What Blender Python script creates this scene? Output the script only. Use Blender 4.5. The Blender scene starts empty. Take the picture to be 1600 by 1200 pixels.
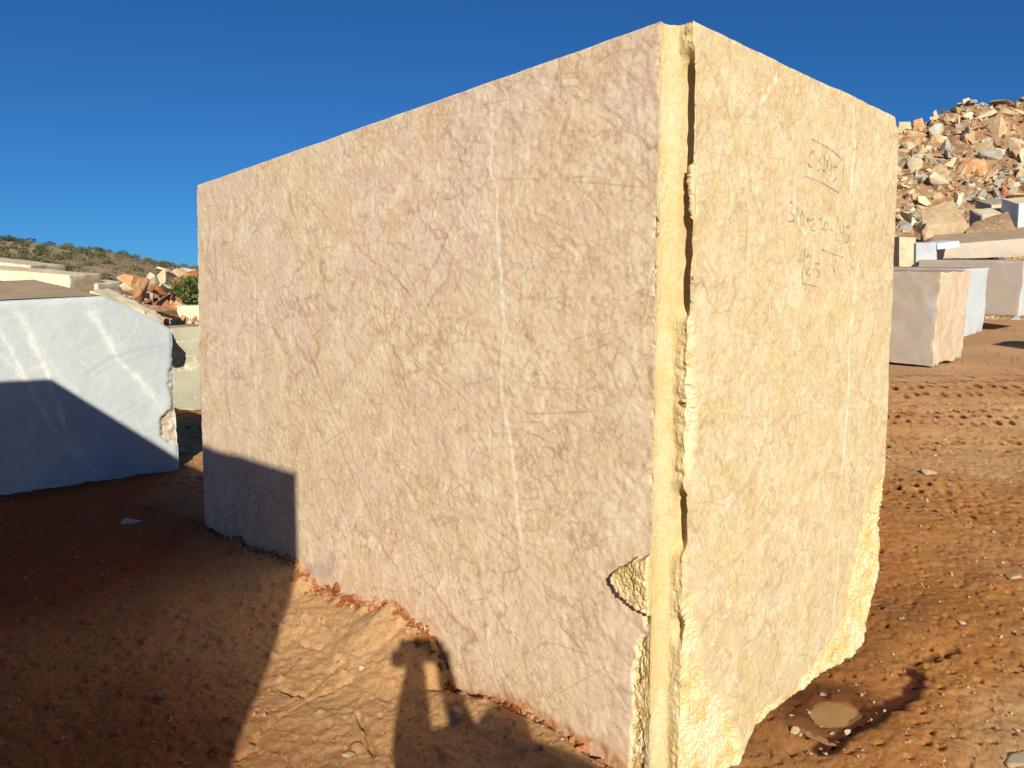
import bpy, bmesh, math, random
import numpy as np
from mathutils import Vector, Matrix

# ------------------------------------------------------------------ camera, world, sun, exposure
scene = bpy.context.scene
CAM = np.array([-1.617, -1.136, 1.243]); FPX = 1175.4; PITCH = .084; YAW = .746
cd = bpy.data.cameras.new('camera'); cam = bpy.data.objects.new('camera', cd)
scene.collection.objects.link(cam); scene.camera = cam
cd.sensor_fit = 'HORIZONTAL'; cd.sensor_width = 36; cd.lens = FPX / 1600 * 36
cd.clip_start = .03; cd.clip_end = 6000
cam.location = CAM; cam.rotation_euler = (math.pi / 2 - PITCH, 0, -YAW)

SUN_EL = math.radians(23.9); SUN_AZ = .5975            # light travels towards azimuth SUN_AZ (from +y towards +x)
SD = np.array([math.sin(SUN_AZ) * math.cos(SUN_EL), math.cos(SUN_AZ) * math.cos(SUN_EL), -math.sin(SUN_EL)])
world = bpy.data.worlds.new('World'); scene.world = world; world.use_nodes = True
wn = world.node_tree.nodes; wl = world.node_tree.links; wn.clear()
sky = wn.new('ShaderNodeTexSky'); sky.sky_type = 'NISHITA'; sky.sun_disc = False
sky.sun_elevation = SUN_EL; sky.sun_rotation = SUN_AZ + math.pi
sky.altitude = 900; sky.air_density = 1.0; sky.dust_density = .15; sky.ozone_density = 3.0
hs = wn.new('ShaderNodeMix'); hs.data_type = 'RGBA'; hs.blend_type = 'MULTIPLY'; hs.inputs[0].default_value = 1; hs.inputs[7].default_value = (.165, .475, .80, 1)
bg = wn.new('ShaderNodeBackground'); bg.inputs['Strength'].default_value = .075
wo = wn.new('ShaderNodeOutputWorld')
wl.new(sky.outputs[0], hs.inputs[6]); wl.new(hs.outputs[2], bg.inputs['Color']); wl.new(bg.outputs[0], wo.inputs['Surface'])
sl = bpy.data.lights.new('sun', 'SUN'); sun = bpy.data.objects.new('sun', sl); scene.collection.objects.link(sun)
sl.energy = 5.0; sl.angle = math.radians(.5); sl.color = (1.0, .93, .76)
sun.rotation_euler = Vector(SD).to_track_quat('-Z', 'Y').to_euler(); sun.location = (-6, -9, 9)
scene.view_settings.view_transform = 'Standard'; scene.view_settings.look = 'None'
scene.view_settings.exposure = .40; scene.view_settings.gamma = 1
scene.cycles.max_bounces = 6; scene.cycles.diffuse_bounces = 4

# ------------------------------------------------------------------ helpers
rng = np.random.default_rng(7); random.seed(7)
FW = np.array([math.sin(YAW) * math.cos(PITCH), math.cos(YAW) * math.cos(PITCH), -math.sin(PITCH)])
RT = np.array([math.cos(YAW), -math.sin(YAW), 0.]); UP = np.cross(RT, FW)
F2 = np.array([math.sin(YAW), math.cos(YAW)])
def ray(x, y): return FW + RT * (x - 800) / FPX - UP * (y - 600) / FPX
def at(x, y, d): return CAM + ray(x, y) * d                       # point at a real distance
def hit(x, y, ax, v):
    r = ray(x, y); return CAM + r * (v - CAM[ax]) / r[ax]

def _h(ix, iy, iz, seed):
    n = (ix.astype(np.int64) * 73856093) ^ (iy.astype(np.int64) * 19349663) ^ (iz.astype(np.int64) * 83492791) ^ (seed * 2654435)
    n = (n ^ (n >> 13)) * 1274126177 & 0x7fffffff
    n = (n ^ (n >> 15)) * 668265263 & 0x7fffffff
    return ((n ^ (n >> 11)) & 0xffff).astype(np.float32) / 32767.5 - 1
def noise(x, y, z, s=1., seed=0):
    x = np.asarray(x, np.float64) * s; y = np.asarray(y, np.float64) * s; z = np.asarray(z, np.float64) * s + np.zeros_like(x)
    a, b, c = np.floor(x), np.floor(y), np.floor(z); u, v, w = x - a, y - b, z - c
    u = u * u * (3 - 2 * u); v = v * v * (3 - 2 * v); w = w * w * (3 - 2 * w); r = 0
    for i in (0, 1):
        for j in (0, 1):
            for k in (0, 1):
                r = r + _h(a + i, b + j, c + k, seed) * (u if i else 1 - u) * (v if j else 1 - v) * (w if k else 1 - w)
    return r
def fbm(x, y, z, s, o=4, seed=0, g=.5, lac=2.03):
    r = 0; a = 1; t = 0
    for i in range(o): r = r + a * noise(x + 3.1 * i, y - 7.7 * i, z + 1.3 * i, s, seed + i); t += a; a *= g; s *= lac
    return r / t
def sstep(a, b, x): t = np.clip((x - a) / (b - a), 0, 1); return t * t * (3 - 2 * t)

def mesh_np(name, V, Fq, mats, attrs=None, smooth=True, matidx=None):
    me = bpy.data.meshes.new(name); V = np.ascontiguousarray(V, np.float32); Fq = np.ascontiguousarray(Fq, np.int32)
    k = Fq.shape[1]
    me.vertices.add(len(V)); me.vertices.foreach_set('co', V.ravel())
    me.loops.add(Fq.size); me.loops.foreach_set('vertex_index', Fq.ravel())
    me.polygons.add(len(Fq)); me.polygons.foreach_set('loop_start', np.arange(len(Fq), dtype=np.int32) * k)
    me.polygons.foreach_set('loop_total', np.full(len(Fq), k, np.int32))
    me.polygons.foreach_set('use_smooth', np.full(len(Fq), smooth, bool))
    for m in (mats if isinstance(mats, (list, tuple)) else [mats]): me.materials.append(m)
    if matidx is not None: me.polygons.foreach_set('material_index', np.asarray(matidx, np.int32))
    for n, a in (attrs or {}).items():
        at_ = me.attributes.new(n, 'FLOAT', 'POINT'); at_.data.foreach_set('value', np.ascontiguousarray(a, np.float32))
    me.update(); me.validate()
    return me
def link(name, me, parent=None, label=None, cat=None, group=None, kind=None, loc=None):
    o = bpy.data.objects.new(name, me); scene.collection.objects.link(o)
    if parent: o.parent = parent
    if loc is not None: o.location = loc
    if label: o['label'] = label
    if cat: o['category'] = cat
    if group: o['group'] = group
    if kind: o['kind'] = kind
    return o

# --- material helper
class NT:
    def __init__(s, name, rough=.85, spec=.3):
        s.m = bpy.data.materials.new(name); s.m.use_nodes = True; s.t = s.m.node_tree; s.n = s.t.nodes; s.l = s.t.links
        s.b = s.n['Principled BSDF']; s.b.inputs['Roughness'].default_value = rough; s.b.inputs['Specular IOR Level'].default_value = spec
        s.tc = s.n.new('ShaderNodeTexCoord')
    def mp(s, scale=(1, 1, 1), rot=(0, 0, 0), src=None, loc=(0, 0, 0)):
        m = s.n.new('ShaderNodeMapping'); m.inputs['Scale'].default_value = scale; m.inputs['Rotation'].default_value = [math.radians(a) for a in rot]
        m.inputs['Location'].default_value = loc
        s.l.new(src or s.tc.outputs['Object'], m.inputs['Vector']); return m.outputs[0]
    def al(s, stretch, rot, loc=(0, 0, 0)):                               # rotate first, then stretch along the turned z axis
        m = s.n.new('ShaderNodeMapping'); m.vector_type = 'TEXTURE'; m.inputs['Scale'].default_value = (1, 1, stretch)
        m.inputs['Rotation'].default_value = [math.radians(a) for a in rot]; m.inputs['Location'].default_value = loc
        s.l.new(s.tc.outputs['Object'], m.inputs['Vector']); return m.outputs[0]
    def noise(s, scale, detail=4, rough=.55, vec=None, dist=0, out='Fac'):
        n = s.n.new('ShaderNodeTexNoise'); n.inputs['Scale'].default_value = scale; n.inputs['Detail'].default_value = detail
        n.inputs['Roughness'].default_value = rough; n.inputs['Distortion'].default_value = dist
        s.l.new(vec or s.tc.outputs['Object'], n.inputs['Vector']); return n.outputs[out]
    def vor(s, scale, feat='F1', vec=None, rnd=1):
        n = s.n.new('ShaderNodeTexVoronoi'); n.feature = feat; n.inputs['Scale'].default_value = scale; n.inputs['Randomness'].default_value = rnd
        s.l.new(vec or s.tc.outputs['Object'], n.inputs['Vector']); return n.outputs['Distance']
    def ramp(s, fac, pts, interp='LINEAR'):
        r = s.n.new('ShaderNodeValToRGB'); r.color_ramp.interpolation = interp; e = r.color_ramp.elements
        while len(e) < len(pts): e.new(.5)
        for k, (p, c) in enumerate(pts):
            e[k].position = p; e[k].color = (c, c, c, 1) if not hasattr(c, '__len__') else (*c, 1)
        s.l.new(fac, r.inputs[0]); return r.outputs[0]
    def math(s, op, a, b=None, clamp=False):
        n = s.n.new('ShaderNodeMath'); n.operation = op; n.use_clamp = clamp
        for i, v in enumerate((a, b)):
            if v is None: continue
            if isinstance(v, (int, float)): n.inputs[i].default_value = v
            else: s.l.new(v, n.inputs[i])
        return n.outputs[0]
    def mix(s, fac, a, b, mode='MIX'):
        n = s.n.new('ShaderNodeMix'); n.data_type = 'RGBA'; n.blend_type = mode
        for idx, v in ((0, fac), (6, a), (7, b)):
            if isinstance(v, (int, float)): n.inputs[idx].default_value = v
            elif isinstance(v, tuple): n.inputs[idx].default_value = (*v, 1)
            else: s.l.new(v, n.inputs[idx])
        return n.outputs[2]
    def attr(s, name, typ='GEOMETRY', out='Fac'):
        n = s.n.new('ShaderNodeAttribute'); n.attribute_name = name; n.attribute_type = typ; return n.outputs[out]
    def rnd(s): return s.n.new('ShaderNodeObjectInfo').outputs['Random']
    def bump(s, hgt, strength=.3, dist=.01, prev=None):
        b = s.n.new('ShaderNodeBump'); b.inputs['Strength'].default_value = strength; b.inputs['Distance'].default_value = dist
        s.l.new(hgt, b.inputs['Height'])
        if prev: s.l.new(prev, b.inputs['Normal'])
        return b.outputs[0]
    def hair(s, scale, w, vec, dist=.6, detail=3):                      # thin meandering lines: iso-contours of a noise
        n = s.noise(scale, detail, .5, vec, dist)
        a = s.math('ABSOLUTE', s.math('SUBTRACT', n, .5))
        return s.ramp(a, [(0, 1.), (w, 0.)])
    def done(s, col, nrm=None, rough=None):
        if isinstance(col, tuple): s.b.inputs['Base Color'].default_value = (*col, 1)
        else: s.l.new(col, s.b.inputs['Base Color'])
        if nrm: s.l.new(nrm, s.b.inputs['Normal'])
        if rough is not None: s.l.new(rough, s.b.inputs['Roughness'])
        return s.m

def marble_material():
    t = NT('veined_marble', .62, .35)
    # broad colour fields: pinkish beige, honey, pale cream
    MA, MB, MC = (-35, -32, 0), (32, 38, 0), (-78, -76, 0)
    a = t.noise(1.3, 5, .6, t.al(1.6, MA, (4, 2, 1)), .6)
    b = t.noise(3.1, 5, .6, t.al(1.8, MA, (9, 0, 3)), .6)
    c = t.noise(8, 7, .68, t.al(1.3, MB), .5)
    col = t.mix(t.ramp(a, [(.38, 0.), (.62, 1.)]), (.70, .545, .365), (.685, .525, .405))
    col = t.mix(t.ramp(b, [(.47, 0.), (.64, .6)]), col, (.68, .49, .29))
    col = t.mix(t.ramp(t.noise(2.2, 5, .6, t.al(1.5, MA, (2, 7, 7)), .5), [(.53, 0.), (.70, .35)]), col, (.63, .46, .35))
    col = t.mix(t.ramp(c, [(.48, 0.), (.64, .72)]), col, (.80, .69, .51))
    c2 = t.noise(15, 7, .72, t.al(1.6, MA, (1, 7, 2)), .6)
    col = t.mix(t.ramp(c2, [(.53, 0.), (.70, .26)]), col, (.55, .37, .25))
    hc = t.mix(t.ramp(c, [(.42, 0.), (.62, 1.)]), (.515, .42, .215), (.565, .50, .325)); hc = t.mix(t.ramp(c2, [(.54, 0.), (.7, .25)]), hc, (.48, .37, .19))
    hc = t.mix(t.ramp(b, [(.5, 0.), (.7, .5)]), hc, (.58, .46, .33))
    col = t.mix(t.math('MULTIPLY', t.attr('honey'), .85), col, hc)
    brown = (.33, .175, .095)
    for (sc, w, rot, st, f, dist) in ((2.6, .009, MA, 2.6, .62, .4), (4.2, .011, MB, 2., .55, .5), (6, .014, MC, 2.4, .48, .5), (7.5, .015, MA, 3., .60, .4), (10, .017, (-55, -50, 0), 2.6, .52, .4),
                            (13, .020, MB, 2.2, .50, .6), (18, .025, MA, 2.6, .48, .5), (27, .034, (10, 5, 0), 1.8, .40, .6), (38, .045, MA, 2.2, .34, .5)):
        h = t.hair(sc, w, t.al(st, rot, (sc * .7, 1.3 * sc, .4 * sc)), dist, 3)
        gate = t.ramp(t.noise(sc * .5, 3, .6, t.mp(loc=(sc, 2, 1))), [(.45, .04), (.62, 1.)])
        col = t.mix(t.math('MULTIPLY', t.math('MULTIPLY', h, gate), f * .86), col, brown)
    for (sc, rot, lc) in ((11, MA, (12, 5, 8)), (22, MB, (2, 4, 6))):
        pale = t.hair(sc, .016, t.al(2., rot, lc), .6, 2)
        col = t.mix(t.math('MULTIPLY', pale, .30), col, (.82, .72, .54))
    # drawn veins and stains carried by the mesh
    col = t.mix(t.math('MULTIPLY', t.math('MULTIPLY', t.attr('darkvein'), .8), t.ramp(t.noise(3.5, 3, .6), [(.38, .25), (.58, 1.)]), True), col, (.33, .175, .09))
    br = t.noise(30, 4, .6, None, .5)
    col = t.mix(t.math('MULTIPLY', t.attr('whitevein'), t.ramp(br, [(.38, .12), (.52, 1.)]), True), col, (.82, .75, .60))
    col = t.mix(t.attr('grey', ), col, (.40, .34, .33))
    vn = t.noise(6, 6, .7, t.mp(loc=(8, 8, 1)))
    ycol = t.mix(t.ramp(t.noise(14, 6, .7, None, .6), [(.42, 0.), (.6, 1.)]), (.62, .43, .175), (.68, .57, .34))
    ycol = t.mix(t.ramp(t.noise(38, 5, .7), [(.56, 0.), (.72, .8)]), ycol, (.70, .64, .48))
    ycol = t.mix(t.ramp(vn, [(.50, 0.), (.62, .75)]), ycol, (.68, .62, .46)); ycol = t.mix(t.math('MULTIPLY', t.hair(20, .03, t.al(1.5, MB), .8), .35), ycol, (.50, .32, .11))
    col = t.mix(t.attr('broken'), col, ycol)
    ygr = t.mix(t.ramp(t.noise(10, 5, .6, t.mp((1, 1, .5))), [(.4, 0.), (.62, 1.)]), (.54, .42, .205), (.58, .49, .30))
    ygr = t.mix(t.ramp(t.noise(60, 5, .75, t.mp((1, 1, 2.2))), [(.50, 0.), (.7, .6)]), ygr, (.50, .33, .16)); ygr = t.mix(t.math('MULTIPLY', t.hair(22, .03, t.mp((1, 1, 1.6)), 1.), .35), ygr, (.42, .25, .11))
    ygr = t.mix(t.ramp(t.noise(110, 4, .8), [(.60, 0.), (.70, .55)]), ygr, (.48, .32, .15)); ygr = t.mix(t.ramp(t.noise(4, 5, .7), [(.50, 0.), (.66, .6)]), ygr, (.63, .56, .41)); ygr = t.mix(t.ramp(t.noise(7, 5, .7, t.mp(loc=(4, 1, 2))), [(.54, 0.), (.66, .5)]), ygr, (.64, .43, .17))
    col = t.mix(t.attr('drill'), col, ygr)
    col = t.mix(t.math('MULTIPLY', t.attr('mud'), t.ramp(t.noise(22, 5, .7), [(.35, .2), (.6, 1.)])), col, (.42, .17, .06))
    col = t.mix(t.attr('ink'), col, (.06, .055, .06))
    vo = t.n.new('ShaderNodeTexVoronoi'); vo.inputs['Scale'].default_value = 30; t.l.new(t.al(1.6, MA), vo.inputs['Vector'])
    bh = t.math('MULTIPLY', t.math('ADD', vo.outputs['Distance'], t.math('MULTIPLY', t.noise(45, 6, .75), 1.4)), t.math('MAXIMUM', t.attr('broken'), t.math('MULTIPLY', t.attr('drill'), .35)))
    dr = t.math('MULTIPLY', t.math('ADD', t.noise(70, 5, .8, t.mp((.5, .5, 3))), t.noise(200, 3, .7)), t.attr('drill'))
    g = t.noise(180, 4, .7, t.mp((1, 1, .6)))
    g2 = t.noise(90, 5, .7)
    k = t.bump(g, .25, .002); k = t.bump(g2, .16, .0025, k)
    k = t.bump(t.noise(420, 2, .6), .35, .001, k); k = t.bump(bh, .5, .008, k); k = t.bump(dr, .45, .003, k)
    return t.done(col, k)

def soil_material():
    # dusty tan crust, red earth, dark pits; the left-hand shade is painted in
    t = NT('red_soil', .95, .15)
    n1 = t.noise(1.2, 6, .65); n2 = t.noise(9, 6, .7, None, .4); n3 = t.noise(70, 5, .75)
    tan_crust = t.mix(t.ramp(n1, [(.35, 0.), (.65, 1.)]), (.72, .41, .185), (.79, .495, .255))
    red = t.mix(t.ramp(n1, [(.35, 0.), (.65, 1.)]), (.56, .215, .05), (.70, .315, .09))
    col = t.mix(t.attr('tone'), red, tan_crust)
    col = t.mix(t.ramp(n2, [(.52, 0.), (.75, .4)]), col, (.24, .085, .03))
    col = t.mix(t.ramp(n3, [(.33, .75), (.43, 0.)]), col, (.13, .04, .014))
    col = t.mix(t.ramp(t.noise(32, 7, .8), [(.30, .8), (.40, 0.)]), col, (.15, .045, .016))
    col = t.mix(t.ramp(t.noise(140, 3, .6), [(.66, 0.), (.74, .5)]), col, (.55, .36, .22))
    col = t.mix(t.attr('pale'), col, (.40, .25, .15))
    col = t.mix(t.attr('shadepits'), col, (.235, .068, .021))  # left-hand shade put into the soil colour, plus darker pits
    col = t.mix(t.attr('wet'), col, (.095, .026, .010))
    r = t.ramp(t.attr('wet'), [(0, .95), (1, .55)])
    k = t.bump(t.noise(38, 8, .85), .8, .026); k = t.bump(t.noise(170, 5, .8), .9, .005, k)
    return t.done(col, k, r)

def stone_material(name, c1, c2, c3=None, sc=3., vein=None, rough=.85, bump=.5, tint=.0):
    t = NT(name, rough, .25)
    r = t.rnd(); v = t.n.new('ShaderNodeVectorMath'); v.operation = 'ADD'; t.l.new(t.tc.outputs['Object'], v.inputs[0])
    cx = t.n.new('ShaderNodeCombineXYZ'); t.l.new(t.math('MULTIPLY', r, 37.), cx.inputs[0]); t.l.new(t.math('MULTIPLY', r, 91.), cx.inputs[1]); t.l.new(cx.outputs[0], v.inputs[1])
    P = v.outputs[0]
    col = t.mix(t.ramp(t.noise(sc, 6, .65, P, .5), [(.38, 0.), (.62, 1.)]), c1, c2)
    if c3: col = t.mix(t.ramp(t.noise(sc * 2.7, 6, .7, P, .5), [(.52, 0.), (.66, 1.)]), col, c3)
    if vein:
        h = t.hair(sc * .6, .02, t.mp((1, 1, .5), (30, 20, 0), P), 1.); col = t.mix(t.math('MULTIPLY', h, .8), col, vein)
    if tint:
        hsv = t.n.new('ShaderNodeHueSaturation'); t.l.new(t.math('ADD', t.math('MULTIPLY', r, tint), 1 - tint * .6), hsv.inputs['Value']); t.l.new(col, hsv.inputs['Color']); col = hsv.outputs[0]
    k = t.bump(t.noise(sc * 9, 6, .75, P), bump, .03); k = t.bump(t.noise(sc * 40, 4, .7, P), bump, .006, k)
    return t.done(col, k)

M_MARBLE = marble_material(); M_SOIL = soil_material()
M_TAN = stone_material('tan_stone', (.47, .31, .165), (.58, .43, .26), (.64, .53, .37), 2.2, tint=.4)
M_CREAM = stone_material('cream_stone', (.56, .46, .29), (.64, .56, .41), (.52, .38, .22), 2.0, tint=.25)
M_GREY = stone_material('grey_stone', (.33, .31, .27), (.45, .43, .39), (.49, .41, .31), 2.2, tint=.4)
M_ORANGE = stone_material('orange_stone', (.42, .19, .075), (.52, .29, .135), (.58, .42, .26), 2.4, tint=.35)
M_RED = stone_material('red_stone', (.33, .10, .045), (.45, .19, .09), (.50, .33, .22), 2.6, tint=.3)
M_PINK = stone_material('pink_stone', (.50, .31, .21), (.58, .43, .32), (.42, .22, .13), 2.4, tint=.25)
M_BROWN = stone_material('brown_stone', (.25, .145, .08), (.36, .225, .125), (.45, .34, .22), 2.4, tint=.3)
M_BLUE = stone_material('pale_blue_marble', (.45, .50, .53), (.51, .55, .57), (.56, .56, .53), 1.6, vein=None, rough=.6, bump=.12)
M_BLUEGREY = stone_material('blue_grey_marble', (.33, .35, .38), (.42, .44, .46), (.47, .46, .43), 1.2, rough=.7, bump=.2)
M_DUSTY = stone_material('dusty_marble_top', (.34, .235, .145), (.42, .31, .205), (.32, .235, .17), 1.5, rough=.9, bump=.4)
M_PINKGREY = stone_material('pink_grey_marble', (.40, .345, .29), (.46, .37, .28), (.40, .41, .42), 1.1, rough=.7, bump=.2)
M_PALEBROWN = stone_material('pale_brown_marble', (.48, .35, .24), (.56, .45, .33), (.62, .54, .42), 1.6, rough=.75, bump=.3)

# ------------------------------------------------------------------ ground
SOILLINE = [(320,830),(350,845),(400,865),(462,890),(500,925),(560,950),(590,960),(620,955),(650,985),(680,1010),(700,1045),(715,1080),(790,1090),(850,1120),(900,1150),(960,1185)]
SL = np.array([hit(*p, 0, 0.)[1:] for p in SOILLINE]); SL = SL[::-1]
G_GULLY = np.array([hit(x, y, 2, 0.)[:2] for x, y in [(1425,1035),(1438,1052),(1420,1075),(1385,1095),(1345,1118),(1292,1140)]])
G_GULLY2 = np.array([hit(x, y, 2, 0.)[:2] for x, y in [(1428,1026),(1460,1021),(1495,1018)]])
PUDDLE = hit(1312, 1090, 2, 0.)[:2]
CRK = [[(395,1158),(440,1120),(480,1095),(520,1075),(550,1062)],[(370,1178),(385,1170),(405,1166)],[(405,1120),(470,1090),(530,1040),(600,1030),(640,1010)],
       [(462,997),(480,1006),(500,1012)],[(560,1120),(570,1140),(585,1180)],[(440,1070),(455,1080),(480,1085)],[(500,975),(515,990),(528,1000)]]
CRK = [np.array([hit(x, y, 2, 0.)[:2] for x, y in c]) for c in CRK]
def dseg(x, y, pl, r):
    d = np.full(x.shape, 9., np.float64); m = (x > pl[:, 0].min() - r) & (x < pl[:, 0].max() + r) & (y > pl[:, 1].min() - r) & (y < pl[:, 1].max() + r)
    if not m.any(): return d
    xs, ys = x[m], y[m]; b = np.full(xs.shape, 9.)
    for p, q in zip(pl[:-1], pl[1:]):
        v = q - p; t = np.clip(((xs - p[0]) * v[0] + (ys - p[1]) * v[1]) / (v @ v), 0, 1)
        b = np.minimum(b, np.hypot(xs - p[0] - t * v[0], ys - p[1] - t * v[1]))
    d[m] = b; return d
def pits(x, y, cell, seed, ox=1., jit=.42):
    cx, cy = np.floor(x / (cell * ox)), np.floor(y / cell); best = np.full(x.shape, 9.); wt = np.zeros(x.shape)
    for i in (-1, 0, 1):
        for j in (-1, 0, 1):
            a, b = cx + i, cy + j; z = a * 0
            px = (a + .5 + jit * _h(a, b, z, seed)) * cell * ox; py = (b + .5 + jit * _h(a, b, z, seed + 5)) * cell
            d = np.hypot((x - px) / ox, y - py) / cell; w = _h(a, b, z, seed + 9); m = d < best
            best = np.where(m, d, best); wt = np.where(m, w, wt)
    return best, wt
ZP = -.062
TRACKS = ((10.4, .9, .17, .50, 1), (8.5, .6, .15, .36, 2), (7.0, .35, .14, .24, 3), (5.6, .45, .12, .18, 4), (4.5, .6, .11, .14, 6), (3.5, .4, .10, .11, 8))
def base_h(x, y):
    d = (x - CAM[0]) * F2[0] + (y - CAM[1]) * F2[1]; l = (x - CAM[0]) * F2[1] - (y - CAM[1]) * F2[0]
    rw = sstep(-6, 3, l)
    st = 12 - 6.3 * rw
    k = np.clip(d - st, 0, None); k = np.sqrt(k * k + 1) - 1
    lim = 34.; kk = lim * np.tanh(k / lim)
    z = kk * (.085 * rw + .11 * (1 - rw))
    return z, d, l
def ground_h(x, y, full=True):
    z, d, l = base_h(x, y); r = np.hypot(x - CAM[0], y - CAM[1])
    z = z + fbm(x, y, 0 * x, .35, 3, 3) * .05 * sstep(1, 8, r)
    z = z - .45 * (1 - sstep(.7, 1.9, r))
    z = z + sstep(40, 300, r) * fbm(x, y, 0 * x, .01, 3, 5) * 1.5
    if not full: return z
    x = np.asarray(x, float); near = 1 - sstep(9, 16, r)
    z = z + near * (.032 * fbm(x, y, 0 * x, 2.2, 3, 11) + .010 * fbm(x, y, 0 * x, 8, 5, 12, .66) * (.6 + .7 * sstep(-.3, .4, noise(x, y, 0 * x, 1.7, 31))))
    hf = fbm(x, y, 0 * x, 30, 4, 13, .7); z = z + near * .0085 * hf * 1.15
    # clods
    b, w = pits(x, y, .11, 41); z = z + near * np.where(w > .45, .016, 0) * (1 - .8 * sstep(-.2, .6, x)) * np.clip(1 - ((b + .10 * hf) / .22) ** 2, 0, 1)
    b, w = pits(x + 3, y, .045, 51); z = z + near * np.where(w > .55, .006, 0) * (1 - .7 * sstep(-.2, .6, x)) * np.clip(1 - ((b + .15 * hf) / .25) ** 2, 0, 1) * (1 - sstep(4, 7, r))
    # machine tracks and hoof-like pits on the right-hand side
    right = sstep(.1, .9, x - .8 * 0 - .25 * y) * sstep(.15, .5, x + .2)
    m2 = right * near
    for (dc, hw, sx, sy, sd), dp in zip(TRACKS, (.08, .07, .05, .04, .035, .028)):
        dd = d - dc - .12 * l * .3; wgt = np.exp(-(np.abs(dd) / hw) ** 4) * (1 if dc > 7 else sstep(-.45, .25, noise(x, y, 0 * x, 1.3, 70 + sd)))
        bb, w = pits(l + .3 * np.abs(dd), dd, sy, 60 + sd, sx / sy, .2); z = z - m2 * wgt * dp * 1.35 * (.4 + .6 * (w > -.2)) * np.clip(1 - ((bb + .12 * hf) / .27) ** 2, 0, 1)
    b, w = pits(x, y + 7, .07, 81); dent = np.where(w > .1, 1, 0) * np.clip(1 - ((b + .2 * hf) / .2) ** 2, 0, 1); z = z - near * dent * (.005 + .012 * right)
    # soil against the foot of the block
    cz = np.interp(y, SL[:, 0], SL[:, 1]); lum = .035 * np.abs(fbm(x, y, 0 * x, 16, 3, 21)) + .03 * np.clip(noise(x, y, 0 * x, 24, 23), 0, 1)
    w = (1 - sstep(.02, .38, -x)) * sstep(-.3, .0, y) * (1 - sstep(3.4, 3.9, y)) * (x < .05)
    up = sstep(.85, 1.0, y)
    z = z + w * (cz + .015) * .95 + w * (1 - sstep(.0, .10, -x)) * lum * up
    gapw = (1 - sstep(.78, 1.0, y)) * sstep(.02, .18, y)
    z = z - gapw * (1 - sstep(.035, .085, -x - .02 * noise(x, y, 0 * x, 9, 25))) * .085 * (x < .08)
    z = z + gapw * np.exp(-((-x - .17) / .07) ** 2) * .03
    # pocket below the broken foot of the right face
    foot = sstep(-.02, .2, x) * (1 + .9 * sstep(.6, .35, x)) * (1 - sstep(1.3, 1.6, x)) * np.exp(-(np.clip(np.abs(y - .02) - .1, 0, 9) / .22) ** 2)
    z = z - .05 * foot
    ge = .016 * fbm(x, y, 0 * x, 12, 3, 8); z = z - .014 * np.exp(-((dseg(x, y, G_GULLY, .3) + ge) / .03) ** 2) - .02 * np.exp(-((dseg(x, y, G_GULLY2, .3) + ge) / .018) ** 2)
    er = np.hypot((x - PUDDLE[0]) / .105, (y - PUDDLE[1]) / .07) + .6 * fbm(x, y, 0 * x, 7, 3, 77); pd = sstep(1.2, .7, er); z = z * (1 - pd) + (ZP - .012) * pd; z = np.where((er > .9) & (er < 1.5), np.maximum(z, ZP + .004 * sstep(.9, 1.2, er)), z)
    wob = .012 * noise(x, y, 0 * x, 28, 91)
    for i, c in enumerate(CRK):
        dd = np.abs(dseg(x, y, c, .2) + wob * .6); z = z - .022 * np.exp(-(dd / .007) ** 2) * (1 if i != 2 else .35)
    return z

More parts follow.
